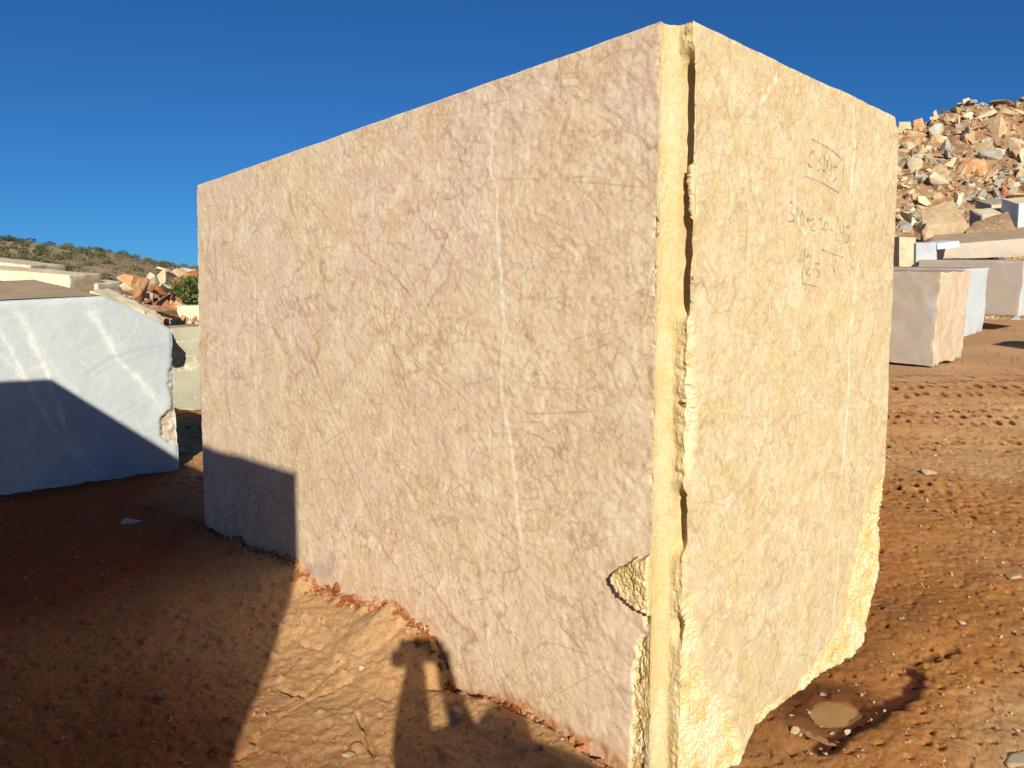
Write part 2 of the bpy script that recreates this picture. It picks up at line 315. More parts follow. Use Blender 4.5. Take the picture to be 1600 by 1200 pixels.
def build_ground():
    ang = np.concatenate([np.linspace(-.70, .70, 780), np.linspace(.70, 2 * math.pi - .70, 110)[1:-1]])
    r1 = .25 * np.exp(np.arange(0, math.log(14 / .25), .0038)); r2 = r1[-1] * np.exp(np.arange(.03, math.log(3500 / r1[-1]), .035))
    R = np.concatenate([r1, r2]); A, RR = np.meshgrid(ang + YAW, R)
    x = CAM[0] + RR * np.sin(A); y = CAM[1] + RR * np.cos(A); z = ground_h(x, y)
    n, m = x.shape; V = np.stack([x, y, z], -1).reshape(-1, 3)
    i = np.arange(n - 1)[:, None] * m; j = np.arange(m)[None]; jn = (j + 1) % m
    Fq = np.stack([i + j, i + jn, i + m + jn, i + m + j], -1).reshape(-1, 4)[:, ::-1]
    x, y = x.ravel(), y.ravel(); d = (x - CAM[0]) * F2[0] + (y - CAM[1]) * F2[1]; l = (x - CAM[0]) * F2[1] - (y - CAM[1]) * F2[0]
    ns = fbm(x, y, 0 * x, 1.1, 4, 33)
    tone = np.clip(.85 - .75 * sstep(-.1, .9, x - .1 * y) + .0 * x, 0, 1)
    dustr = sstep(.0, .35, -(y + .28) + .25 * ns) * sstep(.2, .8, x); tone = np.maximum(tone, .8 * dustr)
    tone = tone * (1 - .6 * sstep(-.15, -1.1, x + .12 * y + .3 * ns)); tone = np.clip(tone + .3 * ns + .45 * sstep(4.2, 7, d) * sstep(0, 1, l), 0, 1)  # tan turned redder at left, shade put into the soil colour
    pale = .55 * sstep(8.5, 13, d) + 0 * x
    gap = (1 - sstep(.75, 1., y)) * sstep(-.1, .1, y) * (1 - sstep(.04, .09, -x)) * (x < .1)  # gap along the block foot, coloured darker through this mask
    foot = sstep(.2, .5, x) * (1 - sstep(1.5, 2.1, x)) * np.exp(-(np.clip(np.abs(y - .1) - .12, 0, 9) / .16) ** 2)
    rough_edge = .016 * fbm(x, y, 0 * x, 12, 3, 8) + .008 * noise(x, y, 0 * x, 45, 9)
    g = sstep(.045, .02, dseg(x, y, G_GULLY, .3) + rough_edge); g2 = sstep(.03, .01, dseg(x, y, G_GULLY2, .3) + rough_edge)
    b1, w1 = pits(x, y + 7, .07, 81); hn = noise(x, y, 0 * x, 60, 14); pm = .55 * (w1 > .1) * (1 - sstep(.10, .2, b1 + .05 * hn)) * sstep(.2, .9, x + .2)  # colour darker inside the dents and track pits
    for (dc, hw, sx, sy, sd) in TRACKS:
        dd = d - dc - .12 * l * .3; bb, w2 = pits(l + .3 * np.abs(dd), dd, sy, 60 + sd, sx / sy, .2); pm = np.maximum(pm, .9 * np.exp(-(np.abs(dd) / hw) ** 4) * (.35 + .65 * (w2 > -.2)) * (1 - sstep(.24, .36, bb + .06 * hn)) * sstep(.2, .9, x + .2) * (1 if dc > 7 else sstep(-.6, .1, noise(x, y, 0 * x, 1.3, 70 + sd))))
    shadepits = np.clip((.62) * sstep(-.30, -1.3, x - .22 * y + .35 * ns) * (1 - .6 * sstep(6., 9., y)) + .6 * sstep(2.0, 3.4, y + .4 * ns) * sstep(.9, .3, x) * (1 - sstep(6., 9., y)) + pm, 0, 1)  # left ground coloured darker to deepen its shade; pits darker too
    wet = np.clip(.4 * foot * (1 + ns) + .45 * sstep(.26, .12, np.hypot(x - PUDDLE[0], y - PUDDLE[1]) + .05 * ns) + .95 * g + .8 * g2 + .5 * gap, 0, 1)
    me = mesh_np('ground', V, Fq, M_SOIL, {'tone': tone, 'pale': pale, 'wet': wet, 'shadepits': shadepits})
    link('ground', me, kind='structure')
build_ground()

def puddle():
    t = NT('muddy_water', .1, .4); m = t.done(t.mix(t.noise(5, 2), (.24, .12, .045), (.30, .155, .065)))
    a = np.linspace(0, 2 * math.pi, 97)[:-1]; rad = 1 + .18 * fbm(np.cos(a) * 2, np.sin(a) * 2, 0 * a, 1., 3, 4)
    c = PUDDLE; zz = ZP
    V = [(c[0], c[1], zz)] + [(c[0] + .20 * rad[i] * math.cos(a[i]), c[1] + .16 * rad[i] * math.sin(a[i]), zz) for i in range(96)]
    Fq = [(0, 1 + i, 1 + (i + 1) % 96) for i in range(96)]
    link('water', mesh_np('water', np.array(V), np.array(Fq), m), kind='structure')
puddle()

# ------------------------------------------------------------------ the main block
def raster(w, h, res): return np.zeros((int(h / res) + 2, int(w / res) + 2), np.float32)
def stroke(img, res, pts, width, val=1., wob=.0, seed=0, taper=True):
    pts = np.asarray(pts, float); L = np.r_[0, np.cumsum(np.hypot(*np.diff(pts, axis=0).T))]
    n = max(4, int(L[-1] / res * 1.2)); s = np.linspace(0, L[-1], n)
    u = np.interp(s, L, pts[:, 0]); v = np.interp(s, L, pts[:, 1]); z0 = 0 * s + seed * 1.37
    if wob: u = u + wob * fbm(s, z0, z0, 4., 5, seed, .5); v = v + wob * fbm(s, z0 + 9, z0, 4., 5, seed + 3, .5)
    wd = width * (1 + .7 * noise(s, z0, z0, 22, seed + 1)); tp = np.clip(np.minimum(s, L[-1] - s) / (.12 * L[-1] + 1e-6), 0, 1) if taper else 1.
    k = int(math.ceil(width * 2.2 / res)) + 1
    for a in range(-k, k + 1):
        for b in range(-k, k + 1):
            iu = np.round(u / res).astype(int) + a; iv = np.round(v / res).astype(int) + b
            d = np.hypot(iu * res - u, iv * res - v); val_ = val * tp * np.exp(-(d / np.maximum(wd, res * .6)) ** 2)
            m = (iu >= 0) & (iv >= 0) & (iu < img.shape[1]) & (iv < img.shape[0]); np.maximum.at(img, (iv[m], iu[m]), val_[m].astype(np.float32))
def blob(img, res, pts, val=1., soft=.01, seed=0, rough=.012):                # filled polygon with a ragged edge
    pts = np.asarray(pts, float); h, w = img.shape; U, V = np.meshgrid(np.arange(w) * res, np.arange(h) * res)
    lo = pts.min(0) - .08; hi = pts.max(0) + .08; m = (U > lo[0]) & (U < hi[0]) & (V > lo[1]) & (V < hi[1]); u, v = U[m], V[m]
    uu = u + rough * fbm(u, v, 0 * u, 18, 4, seed, .6); vv = v + rough * fbm(u, v, 0 * u + 5, 18, 4, seed + 7, .6)
    ins = np.zeros(u.shape, bool); d = np.full(u.shape, 9.)
    for p, q in zip(pts, np.roll(pts, -1, 0)):
        c = ((p[1] > vv) != (q[1] > vv)); x = (q[0] - p[0]) * (vv - p[1]) / (q[1] - p[1] + 1e-12) + p[0]; ins ^= c & (uu < x)
        e = q - p; t = np.clip(((uu - p[0]) * e[0] + (vv - p[1]) * e[1]) / (e @ e + 1e-12), 0, 1); d = np.minimum(d, np.hypot(uu - p[0] - t * e[0], vv - p[1] - t * e[1]))
    sd = np.where(ins, d, -d); img[m] = np.maximum(img[m], val * sstep(-soft * .5, soft * .5, sd))
def samp(img, res, u, v):
    fu = np.clip(u / res, 0, img.shape[1] - 1.001); fv = np.clip(v / res, 0, img.shape[0] - 1.001); a = fu.astype(int); b = fv.astype(int); p, q = fu - a, fv - b
    return img[b, a] * (1 - p) * (1 - q) + img[b, a + 1] * p * (1 - q) + img[b + 1, a] * (1 - p) * q + img[b + 1, a + 1] * p * q

LX, LY, LZ, ZB = 1.42, 3.27, 2.0, -.35
def Lp(l): return [hit(x, y, 0, 0.)[1:] - np.array([0, ZB]) for x, y in l]          # left face: (y, z)
def Rp(l): return [hit(x, y, 1, 0.)[[0, 2]] - np.array([0, ZB]) for x, y in l]      # right face: (x, z)
RES = .002; HH = LZ - ZB
dkL, whL, ylL, grL = [raster(LY, HH, RES) for _ in range(4)]; dkR, whR, ylR, inkR = [raster(LX, HH, RES) for _ in range(4)]
lumpL = raster(LY, HH, RES)
def veins(img, W, n, seed, lo, hi, wd, val, angs, wob=.05):
    g = np.random.default_rng(seed)
    for i in range(n):
        L = g.uniform(lo, hi); a = math.radians(g.choice(angs) + g.normal(0, 11)); c = np.array([g.uniform(0, W), g.uniform(0, HH)])
        e = np.array([math.cos(a), math.sin(a)]); k = g.normal(0, .12) * L; pr = np.array([-e[1], e[0]])
        stroke(img, RES, [c - e * L / 2, c + pr * k, c + e * L / 2], wd * g.uniform(.5, 1.4), val * g.uniform(.35, 1), wob * g.uniform(.3, 1) * min(1, L), seed * 1000 + i)
# in (y, z) of the left face a line that falls to the right in the picture rises with y
veins(dkL, LY, 200, 1, .25, 1.3, .0019, .9, [35, 48, 55, 62, -30, 10], .03)
veins(dkL, LY, 1300, 2, .04, .26, .0014, .85, [30, 55, 70, 95, -35, -60, 5], .03)
veins(whL, LY, 90, 3, .05, .3, .002, .4, [60, 100, 45, 85], .05)
veins(dkR, LX, 70, 4, .2, .9, .0020, .6, [-50, -62, -35, 15, 75, 40], .03)
veins(dkR, LX, 650, 5, .04, .24, .0013, .65, [-55, -70, 85, 40, 65, 0], .03)
veins(whR, LX, 50, 6, .05, .25, .002, .45, [80, 95, 60, -70], .05)
for s, (w, v, l) in enumerate([(.0035, .9, [(452,262),(480,310),(560,385),(620,435),(660,490),(720,560)]), (.0035, .85, [(385,365),(425,425),(450,490),(490,570),(530,660),(560,740),(600,850),(625,930)]),
        (.003, .7, [(460,370),(500,440),(545,520),(590,600),(650,700),(700,800)]), (.0035, .8, [(790,150),(835,210),(870,265),(930,315),(985,385),(1022,425)]),
        (.003, .7, [(800,230),(860,285),(930,292),(1026,298)]), (.003, .6, [(640,205),(700,215),(765,222),(860,205),(1000,200)]), (.003, .7, [(1028,70),(960,82),(900,118),(830,122),(775,150)]),
        (.003, .75, [(880,135),(930,180),(1000,215),(1028,250)]), (.0025, .6, [(480,380),(560,395),(640,430)]), (.003, .7, [(570,640),(620,730),(680,830),(730,930)]), (.0025, .6, [(820,850),(870,900),(930,985),(985,1030)]),
        (.0025, .6, [(900,920),(950,1010),(1000,1050)]), (.003, .7, [(1000,470),(960,560),(900,610),(830,600)]), (.0025, .6, [(560,940),(620,955),(700,950)]), (.0025, .6, [(1000,120),(1015,230),(1020,330)]), (.0025, .6, [(940,985),(975,1020),(1010,1038)])]):
    stroke(dkL, RES, Lp(l), w * .75, v, .022, 50 + s)
for s, (w, v, l) in enumerate([(.011, .95, [(765,130),(769,200),(767,262),(777,300),(775,345),(784,440),(790,520),(787,600),(796,680),(800,760),(812,850),(817,920)]),
        (.012, .8, [(392,266),(405,300),(408,330),(396,355),(386,375)]), (.010, .95, [(384,335),(388,380),(396,430),(397,500),(399,580),(400,700)]), (.006, .6, [(400,262),(402,300),(398,330)]),
        (.009, .8, [(770,965),(764,1000),(768,1050),(775,1075)]), (.006, .6, [(800,990),(812,1000),(820,1010)]), (.005, .5, [(425,630),(428,680),(440,700)]), (.006, .6, [(482,830),(486,870),(490,890)]), (.005, .5, [(900,440),(908,500),(915,560)])]):
    stroke(whL, RES, Lp(l), w * .62, v, .03, 90 + s)
for s, (w, v, l) in enumerate([(.013, .9, [(1220,112),(1200,140),(1188,165),(1183,200)]), (.012, .85, [(1334,158),(1336,230),(1329,300)]), (.011, .75, [(1348,350),(1340,420),(1328,520),(1325,620),(1318,700),(1312,780)]),
        (.009, .7, [(1312,830),(1308,900),(1300,980)]), (.006, .5, [(1290,520),(1285,600)]), (.012, .6, [(1238,320),(1250,350),(1265,380)]), (.008, .5, [(1245,500),(1258,515)])]):
    stroke(whR, RES, Rp(l), w * .6, v * .75, .014, 120 + s)
for s, (w, v, l) in enumerate([(.003, .7, [(1094,72),(1115,120),(1142,190),(1150,225)]), (.003, .6, [(1088,225),(1120,243),(1170,240),(1240,250)]), (.0028, .7, [(1104,640),(1125,700),(1150,770),(1165,830)]),
        (.0025, .5, [(1088,520),(1150,540),(1240,535),(1330,550)]), (.0028, .6, [(1170,830),(1195,900),(1225,960),(1245,1010)]), (.0028, .65, [(1090,640),(1180,655),(1290,640),(1388,636)]),
        (.0028, .7, [(1172,1030),(1182,1022),(1190,1012)]), (.0025, .6, [(1200,800),(1215,870),(1200,920)]), (.0025, .6, [(1250,250),(1300,330),(1340,420)]), (.003, .8, [(1178,1018),(1184,1028)])]):
    stroke(dkR, RES, Rp(l), w * .55, v, .016, 150 + s)
# handwriting on the right face (marker), traced as pen strokes
def pen(*ls):
    for l in ls: stroke(inkR, RES, Rp(l), .0018, .8, 0, 0, False)
Z5 = lambda l: [(1160 + x / 4., 180 + y / 4.) for x, y in l]
pen(Z5([(435,150),(500,185),(570,230),(634,285),(632,360),(622,430),(600,487),(560,460),(500,425),(430,393),(385,385)]))
pen(Z5([(412,305),(430,322)]), Z5([(415,318),(432,330)]), Z5([(445,225),(425,240),(415,265)]), Z5([(485,268),(478,290),(492,305),(486,340),(470,348)]), Z5([(508,250),(515,290)]), Z5([(500,345),(520,352)]),
    Z5([(530,285),(528,320),(536,348),(550,340),(552,305)]), Z5([(552,305),(556,360),(552,385)]), Z5([(592,325),(566,322),(568,352),(582,372),(580,405),(566,414)]))
pen(Z5([(300,545),(314,545),(312,590),(300,610),(325,630),(322,662),(292,665)]), Z5([(345,580),(342,655),(346,690)]), Z5([(378,600),(364,640),(370,690),(386,685),(388,640),(378,600)]),
    Z5([(402,650),(416,662)]), Z5([(414,645),(404,672)]), Z5([(425,658),(440,645),(448,665),(438,700),(428,720),(452,722)]), Z5([(484,650),(498,648),(494,690),(484,715),(506,712)]), Z5([(520,665),(508,700),(516,725),(534,715),(534,680),(520,665)]),
    Z5([(550,712),(560,722)]), Z5([(598,635),(586,700),(583,768)]), Z5([(612,690),(608,730),(628,738)]), Z5([(634,690),(626,740),(622,790)]), Z5([(668,702),(648,700),(644,730),(662,752),(660,790),(640,796)]))
pen(Z5([(392,835),(386,900),(378,980),(373,1052),(420,1062),(475,1073)]), Z5([(498,842),(560,866),(628,888)]), Z5([(398,890),(414,876),(432,895),(420,950),(398,990),(424,1006)]), Z5([(478,930),(456,925),(455,958),(476,975),(480,1005),(462,1018)]), Z5([(565,950),(582,995)]))
# fracture areas
blob(ylL, RES, Lp([(1022,868),(985,872),(966,890),(958,905),(975,930),(990,945),(1002,955),(1010,985),(1022,1000)]), 1, .008, 5)
blob(lumpL, RES, Lp([(1030,868),(985,872),(966,890),(958,905),(975,930),(990,945),(1002,955),(1030,965)]), 1, .008, 5, .022)
blob(ylL, RES, Lp([(1022,985),(1003,992),(992,1010),(988,1060),(989,1120),(985,1180),(984,1260),(1060,1260),(1040,1000)]), 1, .008, 8)
blob(ylR, RES, Rp([(1060,1050),(1105,1085),(1130,1110),(1150,1140),(1160,1180),(1130,1260),(1020,1260),(1030,1060)]), 1, .03, 12)
blob(ylR, RES, Rp([(1060,930),(1084,935),(1090,985),(1098,1040),(1110,1075),(1140,1110),(1060,1120)]), .9, .03, 13, .02)
blob(ylR, RES, Rp([(1060,500),(1080,505),(1084,560),(1080,620),(1060,620)]), .6, .02, 14, .015)
blob(ylR, RES, Rp([(1400,740),(1368,760),(1346,830),(1330,900),(1322,960),(1295,1010),(1262,1050),(1238,1085),(1215,1100),(1180,1112),(1180,1140),(1400,1100)]), 1, .03, 15, .03)
blob(ylR, RES, Rp([(1080,600),(1086,610),(1090,660),(1086,720),(1078,740),(1068,700),(1068,640)]), 1, .01, 16)
blob(ylR, RES, Rp([(1076,240),(1088,262),(1089,330),(1080,345),(1070,330)]), 1, .01, 17)
blob(grL, RES, Lp([(478,882),(500,876),(515,888),(522,898),(500,902),(484,898)]), .55, .02, 21, .02)
blob(grL, RES, Lp([(524,812),(532,815),(531,830),(525,828)]), .6, .012, 22)
blob(grL, RES, Lp([(505,868),(520,866),(535,885),(520,896)]), .4, .03, 23, .03)
stroke(grL, RES, Lp([(722,603),(745,596),(775,588)]), .006, .6, .01, 24)

def crackdepth(z):                                                               # 0..1 where the corner channel is undercut
    pz = lambda py: hit(1076, py, 1, 0.)[2]
    def win(a, b): return sstep(pz(b) - .01, pz(b) + .05, z) * (1 - sstep(pz(a) - .03, pz(a) + .02, z))
    return np.clip(win(75, 500) + .9 * win(765, 870) + .5 * win(960, 1010), 0, 1)

def build_main():
    nz = 860; zz = np.linspace(ZB, LZ, nz)
    yl = .062 + (LY - .062) * (np.linspace(0, 1, 760) ** 1.45); yl = yl[::-1]                 # left face, far to near
    ng = 44; xr = np.linspace(.07, LX, 500)
    na = len(yl)
    cols = []; cols.append(('L', yl)); cols.append(('G', np.linspace(0, 1, ng + 2)[1:-1])); cols.append(('R', xr))
    fy = np.linspace(0, LY, 90)[1:-1]; fx = np.linspace(LX, 0, 50)
    P = na + ng + len(xr) + len(fy) + len(fx) - 1
    X = np.zeros((nz, P)); Y = np.zeros((nz, P)); Z = np.repeat(zz[:, None], P, 1); isL = np.zeros((nz, P)); isG = isL.copy(); isR = isL.copy()
    s = 0
    Y[:, :na] = yl; isL[:, :na] = 1; s = na
    # drill channel: circle through the two faces, its far part undercut where the crack runs
    t = np.linspace(0, 1, ng + 2)[1:-1][None]; z1 = zz[:, None]; cdp = crackdepth(z1)
    cx0, cy0 = .018, .012; r0 = math.hypot(cx0, .062 - cy0) ; a0 = math.atan2(.062 - cy0, -cx0); xe = .066
    a1 = math.atan2(-cy0, xe - cx0)
    ph = a0 + (a1 - a0) * t; jag = noise(z1 * 0, z1 * 0 + 3, z1, 14, 5) * .5 + noise(z1 * 0, z1 * 0 + 3, z1, 45, 6) * .35
    und = cdp * (.042 + .010 * jag) * np.exp(-((t - .82) / .13) ** 2)
    rad = r0 + und + .0022 * fbm(0 * z1 + t * .4, 0 * z1, z1, 26, 3, 17) + .0012 * noise(t * 3, z1 * 0, z1, 55, 7) + .0010 * noise(t * 22, z1 * 0, z1, 130, 8)
    rgh = (1 - cdp) * sstep(.55, .8, t)
    rad = rad - rgh * (.010 + .012 * fbm(t * .06, 0 * z1, z1, 30, 4, 9, .6))
    gx = cx0 + rad * np.cos(ph); gy = cy0 + rad * np.sin(ph)
    X[:, s:s + ng] = np.maximum(gx, -.0); Y[:, s:s + ng] = gy; isG[:, s:s + ng] = 1; s += ng
    X[:, s:s + len(xr)] = xr; isR[:, s:s + len(xr)] = 1
    # wander of the lip
    edge = np.exp(-((xr - .07) / .03))[None]
    wob = .010 * noise(z1 * 0, z1 * 0, z1, 9, 31) + .006 * noise(z1 * 0, z1 * 0, z1, 38, 32)
    low = sstep(.9, .3, z1); X[:, s:s + len(xr)] += edge * (wob * (1 - .5 * cdp) + .02 * low)
    s += len(xr)
    X[:, s:s + len(fy)] = LX; Y[:, s:s + len(fy)] = fy; s += len(fy)
    X[:, s:] = fx[None, :-1] if False else fx[:P - s]; Y[:, s:] = LY
    honey = isR + isG
    U = np.where(isL > 0, Y, X); Vv = Z - ZB
    sL = lambda im: samp(im, RES, Y, Vv) * isL
    sR = lambda im: samp(im, RES, X, Vv) * isR
    yl_ = np.maximum(sL(ylL), sR(ylR)); lump = sL(lumpL)
    # displacement of faces: slight waviness, rough where broken
    N1 = fbm(X, Y, Z, 12, 3, 61) ; Q = fbm(X, Y, Z, 11, 5, 62, .62); N2 = np.clip(.45 + .9 * Q + .35 * (np.floor(Q * 6) - Q * 6 + .5), 0, 1.5); 
    dL = (.0015 * N1 + .0012 * fbm(X, Y, Z, 60, 2, 63)); rb = .020 * N2 + .004 * fbm(X, Y, Z, 90, 2, 64)
    X = X + isL * (-dL + yl_ * (1 - lump) * (.006 + rb * 1.2) * (.25 + .75 * sstep(.064, .10, Y)) - lump * (.032 + .010 * N1 - rb * .8) )
    Y = Y + isR * (-dL + yl_ * (.004 + rb))
    ca = isL * np.exp(-np.clip(Y - .062, 0, 9) / .007) * np.clip(fbm(X, Y * .3, Z, 24, 4, 68, .65) * 2.2 - .35, 0, 1); X = X + ca * .012
    # ragged chips beside the channel on the right face and on its inner side
    chip = isR * np.exp(-np.clip(X - .075, 0, 9) / .016) * (1 - crackdepth(Z)) * sstep(1.62, 1.45, Z) * np.clip(.55 + 1.2 * fbm(X * .3, Y, Z, 11, 3, 66), 0, 1)
    Y = Y + chip * (.012 + .030 * np.abs(fbm(X, Y, Z, 32, 4, 67, .6)))
    brk = np.clip(chip * 1.3, 0, 1); drill = isG * 1.
    gl = isG * sstep(.0, .06, X - .05) * (1 - crackdepth(Z)) 
    # cuts: chipped corners and the broken foot
    Pm = np.stack([X, Y, Z], -1); cut = np.zeros(X.shape)
    G0 = fbm(X, Y, Z, 5.5, 3, 71, .5); G1 = fbm(X, Y, Z, 13, 4, 72, .62); G2 = np.abs(fbm(X, Y, Z, 34, 3, 73, .62))
    def clip(n, p, amp, col=1., soft=.012, lo=0.):
        nonlocal Pm, cut
        n = np.array(n, float); n /= np.linalg.norm(n); e = Pm @ n - np.dot(n, p) + amp * G0 + amp * .6 * G1 + amp * .3 * G2 - lo
        m = np.clip(e, 0, None); Pm = Pm - m[..., None] * n; cut = np.maximum(cut, col * sstep(0, soft, e))
    clip((.95, -.12, -.26), (1.45, 0, .37), .018)
    clip((.74, -.16, -.62), (1.425, 0, .20), .026)
    clip((.45, -.22, -.85), (1.25, 0, -.02), .032)
    clip((.05, -.40, -.92), (.50, 0, -.03), .03, lo=.13 * sstep(.50, .26, X))
    clip((-.05, -.45, -.85), (0., 0, -.17), .02)
    clip((-.4, 1, 1.1), (0, LY, LZ - .05), .008, .3)
    clip((0, 1, .05), (0, LY - .005, 1), .006, 0)
    clip((-1, 0, 1), (-0., 0, LZ - .004), .002, .0)
    clip((0, -1, 1), (0, 0, LZ - .004), .003, .0)
    clip((1, 0, .9), (LX, 0, LZ - .02), .012, .0)
    clip((1, -1, 0), (LX - .012, 0, 1), .006, .0)
    clip((1, -.5, .4), (LX - .0, 0, LZ - .09), .02, .2)
    X, Y, Z = Pm[..., 0], Pm[..., 1], Pm[..., 2]
    broken = np.clip(np.maximum(yl_, np.maximum(cut, brk)), 0, 1)
    Lm = isL + isR; dark = (sL(dkL) + sR(dkR)) * (1 - broken * .7); white = sL(whL) + sR(whR); ink = sR(inkR)
    dark = dark + sstep(.55, .95, np.abs(fbm(X, Y, Z, 40, 3, 74))) * broken * .4
    zc = np.interp(Y, SL[:, 0], SL[:, 1])
    mud = isL * (1 - sstep(.0, .03, Z - zc - .02 * fbm(X, Y, Z, 14, 4, 75, .6))) * .8 + isL * .25 * (1 - sstep(0, .2, Z - zc - .08 * fbm(X, Y, Z, 5, 3, 76)))
    A = {'honey': honey, 'darkvein': dark, 'whitevein': white, 'grey': sL(grL), 'broken': broken * (1 - drill), 'drill': drill, 'mud': np.clip(mud, 0, 1), 'ink': np.clip(ink, 0, 1)}
    V = np.stack([X, Y, Z], -1).reshape(-1, 3)
    i = np.arange(nz - 1)[:, None] * P; j = np.arange(P)[None]; jn = (j + 1) % P
    Fq = np.stack([i + j, i + jn, i + P + jn, i + P + j], -1).reshape(-1, 4)
    # cap: shrink rings to the centre
    caps = [V]; faces = [Fq]; base = len(V); last = (nz - 1) * P + np.arange(P); ring = V[last]; c = ring.mean(0); attrs = {k: [a.ravel()] for k, a in A.items()}
    for f in (.985, .7, .3, .02):
        nr = c + (ring - c) * np.array([f, f, 1.]); nr[:, 2] = LZ + .004 if f < .98 else ring[:, 2] + .001
        cur = base + np.arange(P); faces.append(np.stack([last, np.roll(last, -1), np.roll(cur, -1), cur], -1)); caps.append(nr); last = cur; base += P
        for k in A: attrs[k].append(np.zeros(P))
    me = mesh_np('marble_block', np.concatenate(caps), np.concatenate(faces), M_MARBLE, {k: np.concatenate(v) for k, v in attrs.items()})
    link('marble_block', me, label='huge sawn beige and honey veined marble block with handwritten numbers, filling the centre', cat='stone block')
build_main()

# ------------------------------------------------------------------ rough blocks and rocks
def block_mesh(name, corners, mats, n=22, rough=.012, chip=.03, seed=0, faces=None):
    """corners: 8 points, bottom 4 (front-left, front-right, back-right, back-left) then top 4; closed box grid with worn edges"""
    c = np.asarray(corners, float); org = c[:4].mean(0); c = c - org
    idx = {}; V = []; Fq = []; mi = []
    def vid(a, b, k):
        key = (a, b, k)
        if key not in idx: idx[key] = len(V); V.append(key)
        return idx[key]
    for a in range(n):
        for b in range(n):
            Fq += [(vid(a, b, 0), vid(a, b + 1, 0), vid(a + 1, b + 1, 0), vid(a + 1, b, 0)), (vid(a, b, n), vid(a + 1, b, n), vid(a + 1, b + 1, n), vid(a, b + 1, n)),
                   (vid(a, 0, b), vid(a + 1, 0, b), vid(a + 1, 0, b + 1), vid(a, 0, b + 1)), (vid(a, n, b), vid(a, n, b + 1), vid(a + 1, n, b + 1), vid(a + 1, n, b)),
                   (vid(0, a, b), vid(0, a, b + 1), vid(0, a + 1, b + 1), vid(0, a + 1, b)), (vid(n, a, b), vid(n, a + 1, b), vid(n, a + 1, b + 1), vid(n, a, b + 1))]
            mi += [0, 1, 2, 3, 4, 5]                                # bottom, top, front, back, left, right
    K = np.array(V, float) / n; K = .5 - .5 * np.cos(K * math.pi) * .55 - .0 if False else K
    e = .5 + (K - .5) * (1 + .0)
    # concentrate rows at the edges
    e = np.where(e < .5, .5 * (2 * e) ** 1.7, 1 - .5 * (2 * (1 - e)) ** 1.7)
    u, v, w = e[:, 0:1], e[:, 1:2], e[:, 2:3]
    bot = (c[0] * (1 - u) + c[1] * u) * (1 - v) + (c[3] * (1 - u) + c[2] * u) * v
    top = (c[4] * (1 - u) + c[5] * u) * (1 - v) + (c[7] * (1 - u) + c[6] * u) * v
    P = bot * (1 - w) + top * w
    sx = np.linalg.norm(c[1] - c[0]); sy = np.linalg.norm(c[3] - c[0]); sz = np.linalg.norm(c[4] - c[0])
    E = np.concatenate([np.minimum(u, 1 - u) * sx, np.minimum(v, 1 - v) * sy, np.minimum(w, 1 - w) * sz], 1); Es = np.sort(E, 1); ed = Es[:, 1]   # distance to nearest edge
    cen = P.mean(0); dirn = (cen - P); dirn /= np.linalg.norm(dirn, axis=1, keepdims=True) + 1e-9
    N = fbm(P[:, 0] + seed, P[:, 1], P[:, 2], 4, 4, seed, .6); N2 = fbm(P[:, 0] + seed, P[:, 1] + 9, P[:, 2], 1.7, 3, seed + 3)
    P = P + dirn * (chip * np.exp(-ed / (chip * 1.2)) * np.clip(.35 + 1.3 * N2 + .8 * N, 0.1, 2))[:, None] + dirn * (rough * N)[:, None]
    if faces is None: faces = [0] * 6
    me = mesh_np(name, P, np.array(Fq), mats, smooth=True, matidx=[faces[m] for m in mi])
    try: me.set_sharp_from_angle(angle=math.radians(42))
    except Exception: pass
    return me, org
def block(name, corners, mats, label, cat='stone block', group=None, **k):
    me, org = block_mesh(name, corners, mats, **k); return link(name, me, label=label, cat=cat, group=group, loc=org)
def pxbox(quad, deps, back, z=None):
    """front face by four real points (bottom-left, bottom-right, top-right, top-left), extruded by a vector"""
    q = [at(x, y, d) for (x, y), d in zip(quad, deps)]; b = np.array(back, float)
    return [q[0], q[1], q[1] + b, q[0] + b, q[3], q[2], q[2] + b, q[3] + b]
def fwd(a, up=0., r=0.): return np.array([F2[0] * a + F2[1] * r, F2[1] * a - F2[0] * r, up])

_rockn = 0
def rock_mesh(seed, n=13, flat=.7, sub=1, jit=.10):
    g = np.random.default_rng(seed); bm = bmesh.new()
    pts = g.uniform(-1, 1, (n, 3)); pts /= np.max(np.abs(pts), axis=1, keepdims=True) ** .75; pts *= np.array([1, .8, flat]) * .5
    for p in pts: bm.verts.new(p)
    r = bmesh.ops.convex_hull(bm, input=bm.verts); bmesh.ops.delete(bm, geom=list({v for v in r['geom_interior'] if isinstance(v, bmesh.types.BMVert)} | {v for v in r['geom_unused'] if isinstance(v, bmesh.types.BMVert)}), context='VERTS')
    bmesh.ops.dissolve_limit(bm, angle_limit=math.radians(12), verts=bm.verts, edges=bm.edges)
    bmesh.ops.bevel(bm, geom=list(bm.edges), offset=.025, segments=1, affect='EDGES')
    bmesh.ops.triangulate(bm, faces=bm.faces)
    for k in range(sub): bmesh.ops.subdivide_edges(bm, edges=list(bm.edges), cuts=1, use_grid_fill=True)
    bmesh.ops.recalc_face_normals(bm, faces=bm.faces)
    P = np.array([v.co for v in bm.verts]); d = fbm(P[:, 0] + seed, P[:, 1], P[:, 2], 5, 3, seed, .6) * jit
    for v, k in zip(bm.verts, d): v.co *= 1 + k
    me = bpy.data.meshes.new('rock'); bm.to_mesh(me); bm.free()
    for p in me.polygons: p.use_smooth = False
    return me
ROCKS = [rock_mesh(100 + i, 10 + i % 6, [.5, .7, .9, .35][i % 4]) for i in range(16)]
_cache = {}
